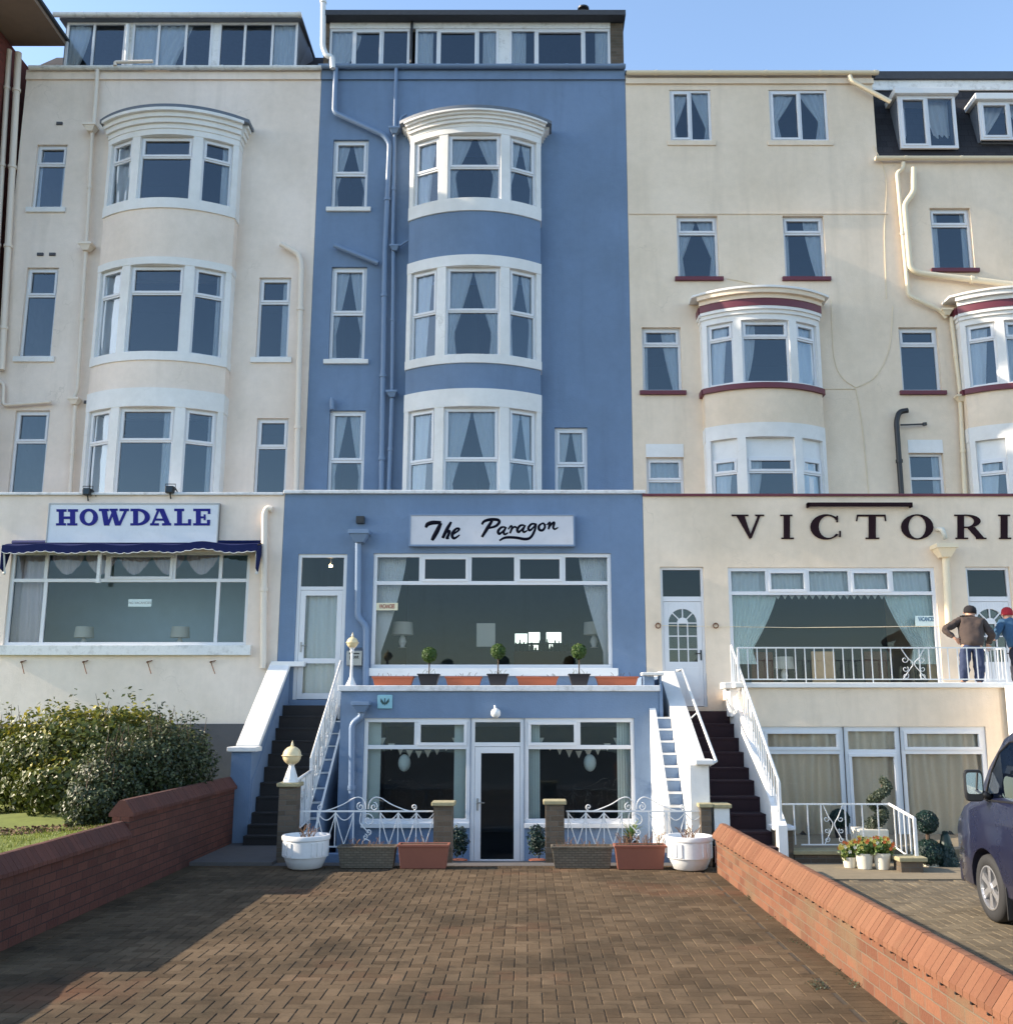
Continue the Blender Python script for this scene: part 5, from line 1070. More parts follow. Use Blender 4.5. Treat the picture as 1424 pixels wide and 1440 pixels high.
# foliage
def leafball(mb,c,rx,ry,rz,n,ls,lumps=0,inner=.75,fn=None):
    for k in range(n):
        z=random.uniform(-1,1); a=random.uniform(0,2*PI); q=math.sqrt(1-z*z); d=Vector((q*math.cos(a),q*math.sin(a),z))
        rr_=random.uniform(inner,1)
        if lumps: rr_*=1+lumps*(math.sin(d.x*5+c[0]*3)*math.sin(d.z*6+1)+math.sin(d.y*7+d.z*4))*.5
        p=Vector(c)+Vector((d.x*rx,d.y*ry,d.z*rz))*rr_
        leaf(mb,p,d,ls*random.uniform(.6,1.3),fn(p,d) if fn else random.random())
def leaf(mb,p,d,l,tint):
    nrm=(d+Vector((random.gauss(0,.6),random.gauss(0,.6),random.gauss(0,.6)+.2))).normalized(); a=nrm.cross(Vector((random.gauss(0,1),random.gauss(0,1),random.gauss(0,1)))).normalized(); b=nrm.cross(a)
    mb.tint=min(1,max(0,tint)); w_=l*.32
    mb.face([p-a*l*.5,p+b*w_-a*l*.05+nrm*l*.06,p+a*l*.5,p-b*w_-a*l*.05+nrm*l*.06])
def topiary_ball(u,vt,lab,y=YB+.28):
    t=thing('potted_topiary',lab,'topiary',(X(u,950,y),y,ledz),'ball trees in dark pots on the balcony'); x=X(u,950,y); zc=Z(vt,y)
    b=MB(); z0=ledz+.001; b.hexa([(x-.13,y-.12,z0),(x+.13,y-.12,z0),(x+.13,y+.12,z0),(x-.13,y+.12,z0)],[(x-.18,y-.15,z0+.18),(x+.18,y-.15,z0+.18),(x+.18,y+.15,z0+.18),(x-.18,y+.15,z0+.18)]); b.box(x-.195,x+.195,y-.165,y+.165,z0+.181,z0+.205); b.build('pot',M['bpot'],t,bevel=.006)
    b=MB(); b.tube([(x,y,z0+.15),(x+.008,y,zc-.05)],.012,7); b.build('stem',M['bark'],t)
    b=MB(); b.ball((x,y,zc),.09,14); leafball(b,(x,y,zc),.135,.135,.14,1900,.03,.03,.8); b.build('foliage',M['leaf_box'],t)
    b=MB(); dead(b,x,y,z0+.18,9,.12,.13,.003); b.build('seedlings',M['leaf_dull'],t)
topiary_ball(603,921,'ball tree in a dark pot on the balcony, left of the three'); topiary_ball(700,916,'ball tree in a dark pot on the balcony, middle of the three'); topiary_ball(814,916,'ball tree in a dark pot on the balcony, right of the three')
def bush(name,lab,blobs,mat,base,n,ls,tw,fn):
    t=thing(name,lab,'shrub',base); b=MB()
    for (c,r3,share) in blobs: leafball(b,c,*r3,int(n*share),ls,.22,.55,fn)
    fol=b; b=MB()
    for k in range(tw):
        c,r3,_=random.choice(blobs); a=random.uniform(0,6.28); rr_=random.uniform(0,.8); x=c[0]+r3[0]*rr_*math.cos(a); y=c[1]+r3[1]*rr_*math.sin(a); zt=c[2]+r3[2]*math.sqrt(max(0,1-rr_*rr_)); h=random.uniform(.05,.3); l=random.uniform(-.1,.1)
        b.tube([(base[0]+(x-base[0])*.4,base[1]+(y-base[1])*.4,base[2]),(x,y,zt-.1),(x+l,y,zt+h)],[.015,.006,.003],4)
    b.build('branches',M['bark'],t)
    b=fol
    for k in range(tw*9):
        c,r3,_=random.choice(blobs); a=random.uniform(0,6.28); rr_=random.uniform(0,.85); x=c[0]+r3[0]*rr_*math.cos(a); y=c[1]+r3[1]*rr_*math.sin(a); zt=c[2]+r3[2]*math.sqrt(max(0,1-rr_*rr_)); leaf(b,Vector((x,y,zt+random.uniform(0,.28))),Vector((0,0,1)),ls,random.random()*.8)
    b.build('foliage',M[mat],t); return t
def gold_sunlit(p,d): return .13+.75*max(0,d.z)*random.random()+.25*random.random()*(.4+max(0,-d.x))+(.15 if random.random()>.8 else 0)  # random variegation plus sunlight from the top left, put into the leaf colour
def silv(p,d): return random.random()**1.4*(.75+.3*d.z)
bush('golden_shrub','large rounded golden-green shrub in front of the cream house',[((-7.3,16.9,1.45),(1.35,1.0,.85),.4),((-6.55,17.1,1.55),(.95,.9,.75),.25),((-8.6,17.3,1.3),(1.0,.9,.8),.2),((-7.0,16.2,1.1),(.95,.7,.5),.15)],'leaf_gold',(-7.3,16.9,.62),30000,.085,14,gold_sunlit)
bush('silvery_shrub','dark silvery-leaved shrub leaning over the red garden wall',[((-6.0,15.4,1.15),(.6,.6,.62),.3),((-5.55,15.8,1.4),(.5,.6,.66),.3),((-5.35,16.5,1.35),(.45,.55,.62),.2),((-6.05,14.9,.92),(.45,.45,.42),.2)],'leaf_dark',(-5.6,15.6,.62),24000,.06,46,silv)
b=MB(); 
for k in range(1500): x=random.uniform(-8.5,-5.3); y=random.uniform(14.0,15.2); leaf(b,Vector((x,y,hump(x,y)+.012)),Vector((0,0,1)),.06,random.random())
tag(b.build('fallen_leaves',M['twig']),'fallen brown leaves under the shrubs','leaves',kind='stuff')
# spiky yucca and small pots in the yard
def yucca(u,v,y,z0,lab,h=.55):
    x=X(u,v,y); t=thing('yucca',lab,'plant',(x,y,z0)); b=MB()
    for k in range(34):
        a=random.uniform(0,6.28); e=random.uniform(.2,1.2); dx,dy=math.cos(a)*math.cos(e),math.sin(a)*math.cos(e); l=h*random.uniform(.6,1); w_=.014; p0=Vector((x,y,z0+.12)); p1=p0+Vector((dx*.5,dy*.5,math.sin(e)*.6))*l; p2=p0+Vector((dx,dy,math.sin(e)*.8))*l; s_=Vector((-math.sin(a),math.cos(a),0))*w_
        b.tint=random.random(); b.face([p0-s_,p0+s_,p1+s_,p1-s_]); b.face([p1-s_,p1+s_,p2])
    b.build('leaves',M['leaf_flower'],t); b=MB(); b.lathe([(.1,0),(.14,.2)],(x,y,z0-.06),12); b.build('pot',M['bpot'],t)
yucca(887,1165,16.5,.15,'spiky green yucca behind the right scrolled rail',.42)
for u,l in ((645,'dark bushy pot plant left of the basement door'),(755,'dark bushy pot plant right of the basement door')):
    x=X(u,1200,17.2); t=thing('pot_plant',l,'plant',(x,17.2,-.42)); b=MB(); leafball(b,(x,17.2,.15),.16,.16,.26,1100,.05,.2,.3); b.build('foliage',M['leaf_fake'],t); b=MB(); b.lathe([(.1,0),(.14,.28)],(x,17.2,-.42),14); b.build('pot',M['terrad'],t)
# ================================================================= stair rails
def stair_rail(name,lab,x,y0,z0,y1,z1,hgt,n,panel=None,post=.02,ends=True):
    t=thing(name,lab,'railing',(x,(y0+y1)/2,min(z0,z1))); b=MB()
    d=lambda s,h:(x,y0+(y1-y0)*s,z0+(z1-z0)*s+h)
    b.tube([d(0,0),d(1,0)],.024,8); b.tube([d(0,-hgt),d(1,-hgt)],.014,6)
    b.build('rails',M['whitep'],t,smooth=True)
    for k in range(n+1):
        b=MB(); s=k/n; r=post if k in (0,n) else .0085; p=d(s,0); b.box(p[0]-r,p[0]+r,p[1]-r,p[1]+r,p[2]-hgt-(.25 if k in (0,n) and ends else 0),p[2]); b.build('post' if k in (0,n) else 'baluster',M['whitep'],t)
    if panel:
        b=MB()
        for s in panel:
            c=d(s,-hgt/2)
            for q in (-1,1):
                for e in (-1,1):
                    pts=[(x,c[1]+e*(.02+.05*(k/8)),c[2]+q*(.03+hgt*.42*k/8)) for k in range(9)]; b.tube(pts,.007,5)
                    b.tube([(x,c[1]+e*(.07+.04*math.cos(w_)),c[2]+q*(hgt*.2+.04*math.sin(w_))) for w_ in [k*.6 for k in range(10)]],.006,5)
        b.build('scroll_panel',M['whitep'],t,smooth=True)
    return t
yA,yZ=19.9,17.5
stair_rail('stair_rail','white scrolled iron handrail climbing beside the dark steps',-3.6,yA,Z(930,yA),yZ,Z(1066,yZ),.84,17,[.1,.28,.46,.64,.82,.95])
stair_rail('stair_rail','short low white rail between the lamp pier and the dark steps',-3.6,yZ-.06,Z(1085,yZ-.06),16.45,Z(1098,16.45),.78,8,[.15,.5,.85])
stair_rail('stair_rail','long white baluster handrail climbing beside the maroon steps',3.73,18.9,Z(908,18.9),15.7,Z(1100,15.7),.66,21,[.45])
# balcony rail
t=thing('balcony_rail','long white balcony rail with one scroll panel in front of the cream dining room','railing',(6,YB,lv))
x0=vb0-.12; yR=YB+.08; zt_=Z(911,yR); x1=X(1412,911,yR); zb_=lv+.05
b=MB(); b.box(x0,x1,yR-.014,yR+.014,zt_-.012,zt_+.012); b.box(x0,x1,yR-.01,yR+.01,zb_,zb_+.018); b.box(x1-.015,x1+.015,yR,yR+1.1,zt_-.012,zt_+.012); b.build('rails',M['whitep'],t)
b=MB(); n=28; xs0=X(1242,930,yR); xs1=X(1296,930,yR)
for k in range(n+1):
    x=x0+(x1-x0)*k/n
    if xs0+.2<x<xs1-.2: continue
    r=.018 if k in (0,n) else .008; b=MB(); b.box(x-r,x+r,yR-r,yR+r,lv if k in (0,7,14,21,n) else zb_,zt_); b.build('baluster',M['whitep'],t)
for k in range(1,8): b=MB(); b.box(x1-.008,x1+.008,yR+k*.14-.008,yR+k*.14+.008,zb_,zt_); b.build('baluster',M['whitep'],t)
def scrollpanel(par,xc,y,zb,zt,w_):
    b=MB(); h=zt-zb; zc=(zt+zb)/2
    for s in (-1,1):
        b.tube(crv([(xc+s*w_*.5,y,zt),(xc+s*w_*.25,y,zc+h*.2),(xc+s*.012,y,zc),(xc+s*w_*.25,y,zc-h*.25),(xc+s*w_*.5,y,zb)],6),.008,6)
        for zz,rr_ in ((zc+h*.13,.09),(zc-h*.16,.08),(zb+h*.12,.08)): b.tube(scroll(xc+s*w_*.36,zz,w_*rr_*1.7,1.1,PI/2+s*.8,s,y,.25,16),.007,5)
    b.build('scroll_panel',M['whitep'],par,smooth=True)
scrollpanel(t,X(1284,930,yR),yR,zb_,zt_,.42)
# ================================================================= Victoria forecourt
yq=15.75
x0,z=P(1088,1162,yq); x1=X(1116,1162,yq); t=thing('brick_pier','dark stone pier with flaking white cap at the foot of the maroon steps','pier',((x0+x1)/2,yq,0)); b=MB(); b.box(x0+.02,x1-.02,yq,yq+.3,-.3,z-.06); b.build('shaft',M['brick_d'],t); b=MB(); b.box(x0-.02,x1+.02,yq-.04,yq+.34,z-.059,z+.0); b.build('cap',M['coping'],t,bevel=.014)
zt_=Z(1131,yq+.1); zb_=Z(1188,yq+.1); x0=X(1100,1131,yq+.1); x1=X(1250,1131,yq+.1)
t=thing('patio_rail','low white patio rail with scroll panel behind the flower pots','railing',(x0,yq+.1,0)); b=MB(); b.box(x0,x1,yq+.09,yq+.115,zt_-.012,zt_+.012); b.box(x0+.25,x1,yq+.09,yq+.11,zb_-.009,zb_+.009); b.tube([(x1,yq+.1,zt_),(x1+.05,15.0,zt_-.12)],.022,8); b.tube([(x1,yq+.1,zb_),(x1+.05,15.0,zb_-.14)],.012,6); b.build('rails',M['whitep'],t)
b=MB()
for u in (1117,1136,1155,1189,1213,1235): x=X(u,1160,yq+.1); b=MB(); b.box(x-.009,x+.009,yq+.092,yq+.108,zb_,zt_); b.build('baluster',M['whitep'],t)
for k in range(1,6):
    b=MB(); s=k/5; r=.009 if k<5 else .02; x=x1+.05*s; y=yq+.1-(yq+.1-15.0)*s; b.box(x-r,x+r,y-r,y+r,zb_-.14*s-(.0 if k<5 else .12),zt_-.12*s); b.build('baluster',M['whitep'],t)
b=MB(); scrollpanel(t,X(1172,1160,yq+.1),yq+.1,zb_,zt_,.3)
b=MB(); pass
t=thing('low_wall','low dark stone patio wall behind the flower pots','wall',(x0,yq,0)); b=MB(); b.box(x0+.12,x1-.1,yq,yq+.28,-.3,zb_-.13); b.build('stonework',M['brick_d'],t); b=MB(); b.box(x0+.1,x1-.08,yq-.03,yq+.3,zb_-.129,zb_-.07); b.build('coping',M['stone'],t,bevel=.01)
slab('patio',vb0,8.15,yq+.31,YB-.01,-.3,.16,M['sandy'])
yk=14.85; x0,z=P(1263,1206,yk); x1=X(1303,1206,yk); t=thing('brick_block','low brown brick block at the foot of the patio rail','pier',((x0+x1)/2,yk,0)); b=MB(); b.box(x0+.03,x1-.06,yk,yk+.3,0,z-.06); b.build('shaft',M['brick_d'],t); b=MB(); b.box(x0,x1,yk-.03,yk+.34,z-.059,z); b.build('cap',M['stone'],t,bevel=.01)
def flowerpot(u,v0,v1,r,lab,y,hand=False):
    x=X(u,v1,y); h=Z(v0,y)-Z(v1,y); z0=.01; t=thing('flower_pot',lab,'flower pot',(x,y,z0),'white pots of bedding flowers'); b=MB(); b.lathe([(r*.74,0),(r,h),(r*.93,h),(r*.88,h-.04),(.005,h-.05)],(x,y,z0),24); autosmooth(b.build('pot',M['potc'],t))
    b=MB(); leafball(b,(x,y,z0+h+.07),r*1.35,r*1.3,.13,900,.06,.25,.3); b.build('foliage',M['leaf_flower'],t)
    for mt,n in (('petal_o',12),('petal_y',14),('petal_w',10)):
        b=MB()
        for k in range(n):
            a=random.uniform(0,6.28); e=random.uniform(0,1.2); c=Vector((x+r*1.4*math.cos(a)*math.cos(e),y+r*1.4*math.sin(a)*math.cos(e),z0+h+.07+.15*math.sin(e)))
            for q in range(5): aa=q*1.257; d1=Vector((math.cos(aa),-.4,math.sin(aa)))*.022; d2=Vector((math.cos(aa+1.1),-.4,math.sin(aa+1.1)))*.022; b.face([c,c+d1,c+(d1+d2)*.75,c+d2])
        b.build('flowers',M[mt],t)
flowerpot(1195,1208,1223,.105,'smallest white flower pot, at the left of the three',15.3); flowerpot(1216,1204,1226,.13,'white flower pot with orange blooms, middle of the three',15.2); flowerpot(1241,1204,1227,.125,'white flower pot right of the three, in front of the square planter',15.15)
y=15.95; x0,z=P(1207,1167,y); x1=X(1249,1167,y); t=thing('spiral_topiary','twisted spiral evergreen in a square pale planter','topiary',((x0+x1)/2,y,.16)); b=MB(); b.box(x0,x1,y,y+.42,.16,z); b.build('pot',M['potc'],t,bevel=.01)
b=MB(); xc=X(1236,1150,y+.2); h=Z(1097,y+.2)-z
for k in range(5200):
    s=random.random(); a=s*2*PI*1.6+.6; rr_=.11*(1-.35*s); cx=xc+.11*(1-.3*s)*math.cos(a+PI)+(s-.5)*.18; cy=y+.2+.09*math.sin(a+PI); zz=random.uniform(-1,1); aa=random.uniform(0,6.28); q=math.sqrt(1-zz*zz); d=Vector((q*math.cos(aa),q*math.sin(aa),zz)); leaf(b,Vector((cx,cy,z+.05+h*s*.92))+d*rr_*random.uniform(.6,1),d,.035,random.random())
b.build('foliage',M['leaf_dull'],t); b=MB(); b.tube([(xc-.08,y+.2,z-.02),(xc+.08,y+.2,z+h*.9)],.02,6); b.build('stem',M['bark'],t)
y=15.5; xc=X(1305,1190,y); t=thing('double_ball_topiary','dark two-ball topiary beside the low brick block','topiary',(xc,y,0))
for v,r in ((1156,.165),(1200,.205)): zc=Z(v,y); b=MB(); b.ball((xc,y,zc),r*.93,20); leafball(b,(xc,y,zc),r,r,r,2600,.03,0,.93); b.build('ball',M['leaf_fake'],t)
b=MB(); b.tube([(xc,y,0),(xc,y,Z(1156,y))],.03,8); b.build('stem',M['bark'],t); b=MB(); b.lathe([(.13,0),(.15,.16)],(xc,y,.006),16); b.build('pot',M['potc'],t)
xc=X(1331,1205,y); t=thing('cone_topiary','small dark cone of artificial leaves between the topiary and the van','topiary',(xc,y,0)); b=MB(); b.lathe([(.15,0),(.06,.42),(.02,.47)],(xc,y,.01),14); 
for k in range(1500): s=random.random(); a=random.uniform(0,6.28); r=.17*(1-s)+.03*s+.0; d=Vector((math.cos(a),math.sin(a),.3)); leaf(b,Vector((xc+r*math.cos(a),y+r*math.sin(a),.01+.47*s)),d,.03,random.random())
b.build('foliage',M['leaf_fake'],t)
xc=X(1180,1150,YB-.5); t=thing('ball_topiary','dark artificial ball standing behind the patio scroll panel','topiary',(xc,YB-.5,.16)); zc=Z(1152,YB-.5); b=MB(); b.ball((xc,YB-.5,zc),.15,18); leafball(b,(xc,YB-.5,zc),.165,.165,.165,1800,.03,0,.93); b.build('ball',M['leaf_fake'],t); b=MB(); b.lathe([(.08,0),(.1,.2)],(xc,YB-.5,.16),12); b.tube([(xc,YB-.5,.3),(xc,YB-.5,zc)],.02,6); b.build('pot',M['bpot'],t)
for u,l in ((1129,'small dark house-shaped lantern on the basement sill behind the patio rail'),(1336,'small dark arched ornament inside the basement window by the van')):
    y=YB-.06; x,z=P(u,1166,y); z=wA[2]+.004; b=MB(); b.box(x-.05,x+.05,y-.03,y+.05,z,z+.02)
    for sx in (-1,1):
        for sy in (-.025,.045): b.box(x+sx*.045-.005,x+sx*.045+.005,y+sy-.005,y+sy+.005,z+.02,z+.13)
    b.prism([(x-.06,z+.13),(x+.06,z+.13),(x,z+.20)],lambda p,d:(p[0],d,p[1]),y-.035,y+.055); tag(b.build('lantern',M['black']),l,'lantern')
# ================================================================= van
def van():
    x0v,yf=4.90,12.38; t=thing('parked_van','dark blue van seen from its left rear, cut by the right edge','van',(x0v+.95,9.9,0)); cx=x0v+.95
    st_=[(0,.30,.62,.74,.70,.62),(.04,.24,.80,.88,.86,.70),(.14,.22,.98,1.06,.92,.76),(.38,.22,1.14,1.18,.945,.80),(.58,.22,1.21,1.25,.95,.82),(.98,.22,1.25,1.66,.955,.85),(1.3,.22,1.28,1.93,.955,.85),(1.55,.22,1.29,2.03,.955,.84),(2.4,.22,1.29,2.07,.955,.84),(4.7,.22,1.27,2.05,.95,.84),(5.0,.24,1.24,1.97,.93,.80),(5.1,.32,1.2,1.85,.86,.74)]
    def sec(s,zb,zl,zt,w_,wr): 
        return [(0,zb),(w_*.85,zb),(w_*.965,zb+.1),(w_*.99,zb+.3),(w_,zb+(zl-zb)*.55),(w_*.995,zl-.09),(w_*.972,zl),(wr+(w_*.972-wr)*.12,zt-(zt-zl)*.14),(wr-.03,zt-(zt-zl)*.04),(wr-.14,zt),(0,zt+.01)]
    b=MB(); rings=[]
    for s in st_:
        h=sec(*s); full=[(cx+p[0],p[1]) for p in h]+[(cx-p[0],p[1]) for p in h[-2:0:-1]]
        rings.append([b.pt((p[0],yf-s[0],p[1])) for p in full])
    for A,B in zip(rings,rings[1:]):
        n=len(A)
        for k in range(n): b.fi([A[k],A[(k+1)%n],B[(k+1)%n],B[k]])
    b.fi(rings[0][::-1]); b.fi(rings[-1]); body=b.build('body',M['van'],t)
    bm=bmesh.new(); bm.from_mesh(body.data); bmesh.ops.recalc_face_normals(bm,faces=bm.faces); bm.to_mesh(body.data); bm.free()
    wy=(yf-.88,yf-3.95); cu=MB()
    for y in wy:
        for sx in (-1,1):
            xx=cx+sx*.83; cu.prism([(y+.405*math.cos(a*PI/14),.345+.405*math.sin(a*PI/14)) for a in range(28)],lambda p,d:(d,p[0],p[1]),xx-.22,xx+.22)
    cut=cu.build('cutter',M['black']); bm=bmesh.new(); bm.from_mesh(cut.data); bmesh.ops.recalc_face_normals(bm,faces=bm.faces); bm.to_mesh(cut.data); bm.free()
    md=body.modifiers.new('arches','BOOLEAN'); md.object=cut; md.solver='EXACT'; md.operation='DIFFERENCE'
    dg=bpy.context.evaluated_depsgraph_get(); dg.update(); me=bpy.data.meshes.new_from_object(body.evaluated_get(dg)); body.modifiers.clear(); body.data=me; bpy.data.objects.remove(cut)
    autosmooth(body,32)
    for y in wy:
        for sx in (-1,1):
            w_=thing('wheel',None,None,(0,0,0)); bpy.data.objects.remove(w_)
            xo=cx+sx*.925; Mx=Matrix.Translation((xo,y,.345))@Matrix.Rotation(sx*PI/2,4,'Y')
            tb=MB(Mx); tb.lathe([(.215,-.2),(.31,-.2),(.34,-.185),(.345,-.15),(.345,-.04),(.335,-.01),(.30,.008),(.235,.005),(.225,-.01)],(0,0,0),40,capb=False,capt=False); ty=tb.build('wheel',M['rubber'],t,smooth=True)
            rb=MB(Mx); rb.lathe([(.228,-.02),(.226,.0),(.212,.002),(.205,-.03),(.20,-.12)],(0,0,0),40,capb=False,capt=False)
            for k in range(6):
                a=k*PI/3
                for o_ in (-.11,.11):
                    q=[(.05*math.cos(a-.5),.05*math.sin(a-.5)),(.05*math.cos(a+.5),.05*math.sin(a+.5)),(.215*math.cos(a+o_+.075),.215*math.sin(a+o_+.075)),(.215*math.cos(a+o_-.075),.215*math.sin(a+o_-.075))]; rb.prism(q,lambda p,d:(p[0],p[1],d),-.045,-.012-.001*(o_>0))
            rb.lathe([(.0005,.0),(.05,-.002),(.065,-.02),(.065,-.05)],(0,0,0),20,capb=False,capt=False); rb.build('rim',M['alloy'],ty)
            db=MB(Mx); db.lathe([(.17,-.1),(.17,-.08),(.01,-.08)],(0,0,0),24); db.build('brake_disc',M['steel'],ty)
    for sx in (-1,1):
        P0=lambda s,f,e=0:None
        def side(s,f):   # point on side glass plane at station s, f from belt(0) to roof(1)
            for A,B in zip(st_,st_[1:]):
                if A[0]<=s<=B[0]:
                    k=(s-A[0])/(B[0]-A[0]); v=[a+(c-a)*k for a,c in zip(A,B)]; break
            w1=v[4]*.972; w2=v[5]+(w1-v[5])*.12; z1=v[2]; z2=v[3]-(v[3]-v[2])*.14; return (cx+sx*(w1+(w2-w1)*f+.006),yf-s,z1+(z2-z1)*f)
        gl=MB()
        gl.face([side(.98,.06),side(1.45,.06),side(2.05,.06),side(2.05,.93),side(1.55,.93),side(1.3,.88),side(1.1,.72)]); gl.build('side_window',M['glassd'],t)
        gs=MB(); gs.face([side(.9,.04),side(.95,.04),side(1.08,.72),side(1.03,.64)]); gs.tube([side(1.0,.02),side(2.1,.02)],.012,6); gs.tube([side(.96,.05),side(1.08,.72),side(1.28,.90),side(1.52,.95),side(2.07,.98),side(2.07,.03)],.011,6); gs.build('window_seal',M['black'],t)
        g2=MB(); g2.face([side(2.15,.06),side(4.6,.06),side(4.5,.94),side(2.15,.94)]); g2.build('rear_side_window',M['glassd'],t)
        ln=MB(); q=cx+sx*.958
        ln.tube([(cx+sx*.945,yf-2.1,.35),(cx+sx*.957,yf-2.1,.8),(cx+sx*.93,yf-2.1,1.28)],.004,5); ln.build('door_seam',M['black'],t)
        hd=MB(); hd.box(cx+sx*.955,cx+sx*.985,yf-2.0,yf-1.8,1.02,1.06); hd.build('door_handle',M['van'],t,bevel=.01)
        mi=MB(); xm=cx+sx*1.10; ym=yf-1.12
        mi.tube([(cx+sx*.93,ym+.02,1.30),(cx+sx*1.02,ym,1.34)],.035,8)
        Mr=Matrix.Translation((xm,ym,1.42))@Matrix.Rotation(sx*.12,4,'Z'); mq=MB(Mr)
        def sup(sc_): return [(.095*sc_*math.copysign(abs(math.cos(a))**.36,math.cos(a))*(1+.12*sx*-0),.165*sc_*math.copysign(abs(math.sin(a))**.34,math.sin(a))) for a in [k*PI/14 for k in range(28)]]
        mq.prism(sup(1),lambda p,d:(p[0],d,p[1]),-.01,.05); mq.prism(sup(.8),lambda p,d:(p[0],d,p[1]),.0501,.09)
        mo=mq.build('wing_mirror',M['black'],t,bevel=.012); mi.build('mirror_arm',M['black'],mo,smooth=True)
        mg=MB(Mr); mg.prism([(p[0],p[1]+.025) for p in [(a*.98,c*.78) for a,c in sup(.86)]],lambda p,d:(p[0],d,p[1]),-.014,-.0101); mg.build('mirror_glass',M['mirror'],mo)
        mf=MB(); ymf=yf-.88-.42; mf.box(cx+sx*.74,cx+sx*.94,ymf-.015,ymf,.1,.42); mf.build('mud_flap',M['rubber'],t)
        hl=MB(); hl.hexa([(cx+sx*.55,yf+.0,.68),(cx+sx*.85,yf-.08,.70),(cx+sx*.93,yf-.4,.95),(cx+sx*.6,yf-.02,.78)],[(cx+sx*.55,yf-.02,.8),(cx+sx*.86,yf-.12,.86),(cx+sx*.94,yf-.42,1.02),(cx+sx*.6,yf-.06,.9)]); hl.build('headlight',M['glass'],t)
        ta=MB(); ta.box(cx+sx*.80,cx+sx*.90,yf-5.09,yf-4.99,.9,1.5); ta.build('tail_light',M['redh'],t,bevel=.01)
    ws=MB(); 
    def top(s):
        for A,B in zip(st_,st_[1:]):
            if A[0]<=s<=B[0]: k=(s-A[0])/(B[0]-A[0]); return A[3]+(B[3]-A[3])*k+.016
    ws.face([(cx-.72,yf-.6,top(.6)),(cx+.72,yf-.6,top(.6)),(cx+.62,yf-1.28,top(1.28)),(cx-.62,yf-1.28,top(1.28))][::-1]); ws.build('windscreen',M['glassd'],t)
    rw=MB(); rw.face([(cx-.62,yf-5.06,1.3),(cx+.62,yf-5.06,1.3),(cx+.55,yf-5.105,1.75),(cx-.55,yf-5.105,1.75)]); rw.build('rear_window',M['glassd'],t)
    bp=MB(); bp.box(cx-.85,cx+.85,yf-.02,yf+.06,.28,.55); bp.build('front_bumper',M['van'],t,bevel=.03); bp=MB(); bp.box(cx-.85,cx+.85,yf-5.2,yf-5.09,.28,.55); bp.build('rear_bumper',M['black'],t,bevel=.03)
van()
tv=M['van'].node_tree; bv_=tv.nodes['Principled BSDF']; tcv=tv.nodes.new('ShaderNodeTexCoord'); sx_=tv.nodes.new('ShaderNodeSeparateXYZ'); tv.links.new(tcv.outputs['Object'],sx_.inputs[0])
mr_=tv.nodes.new('ShaderNodeMapRange'); mr_.inputs[1].default_value=.15; mr_.inputs[2].default_value=1.0; mr_.inputs[3].default_value=.45; mr_.inputs[4].default_value=.0; tv.links.new(sx_.outputs[2],mr_.inputs[0])
ml_=nd(tv,'ShaderNodeMath',operation='MULTIPLY'); tv.links.new(mr_.outputs[0],ml_.inputs[0]); tv.links.new(ramp(tv,noise(tv,3,6,(1,1,.5)),.25,.7),ml_.inputs[1]); tv.links.new(mixc(tv,ml_.outputs[0],(.011,.014,.042),(.07,.062,.055)),bv_.inputs['Base Color'])
# ================================================================= people
def skin(name,chains,mat,parent,sub=2,root=0):
    """chains: list of lists of (x,y,z,r); points that coincide are joined"""
    vs=[];rs=[];es=[];key={}
    def add(p):
        k=tuple(round(c,4) for c in p[:3])
        if k not in key: key[k]=len(vs); vs.append(p[:3]); rs.append(p[3] if isinstance(p[3],tuple) else (p[3],p[3]))
        return key[k]
    for ch in chains:
        ids=[add(p) for p in ch]; es+=[(a,b) for a,b in zip(ids,ids[1:])]
    me=bpy.data.meshes.new(name); me.from_pydata(vs,es,[]); o=bpy.data.objects.new(name,me); COL.objects.link(o)
    m_=o.modifiers.new('skin','SKIN'); me.skin_vertices
    for i,r in enumerate(rs): me.skin_vertices[0].data[i].radius=r
    me.skin_vertices[0].data[root].use_root=True
    s=o.modifiers.new('sub','SUBSURF'); s.levels=sub; s.render_levels=sub
    dg=bpy.context.evaluated_depsgraph_get(); dg.update(); m2=bpy.data.meshes.new_from_object(o.evaluated_get(dg)); bpy.data.objects.remove(o)
    m2.materials.clear(); m2.materials.append(M[mat])
    if mat!='skin':
        from mathutils import noise as _n
        m2.update(); N=[v.normal.copy() for v in m2.vertices]
        for v,nn_ in zip(m2.vertices,N):
            c=v.co; v.co+=nn_*(.020*_n.noise(Vector((c.x*11,c.y*11,c.z*7)))+.012*_n.noise(Vector((c.x*24+5,c.y*24,c.z*16))))
    for p in m2.polygons: p.use_smooth=True
    o=bpy.data.objects.new(name,m2); COL.objects.link(o); o.parent=parent; o.matrix_parent_inverse=wm(parent).inverted(); return o
def hand(w_,d,up):   # wrist point, pointing dir, palm normal -> finger chains
    w_=Vector(w_); d=Vector(d).normalized(); up=Vector(up).normalized(); sd_=d.cross(up).normalized(); ch=[]
    palm=w_+d*.055; ch.append([(*w_,.026),(*palm,(.036,.018))])
    for k,l in enumerate((.068,.078,.072,.056)):
        b0=palm+d*.03+sd_*(-.028+.019*k); m1=b0+d*l*.5-up*.008; m2=b0+d*l*.85-up*.03; ch.append([(*palm,(.036,.018)),(*b0,.010),(*m1,.009),(*m2,.008)])
    t0=w_+d*.02-sd_*.03; t1=t0+d*.04-sd_*.025-up*.01; ch.append([(*palm,(.036,.018)),(*t0,.012),(*t1,.010)]); return ch
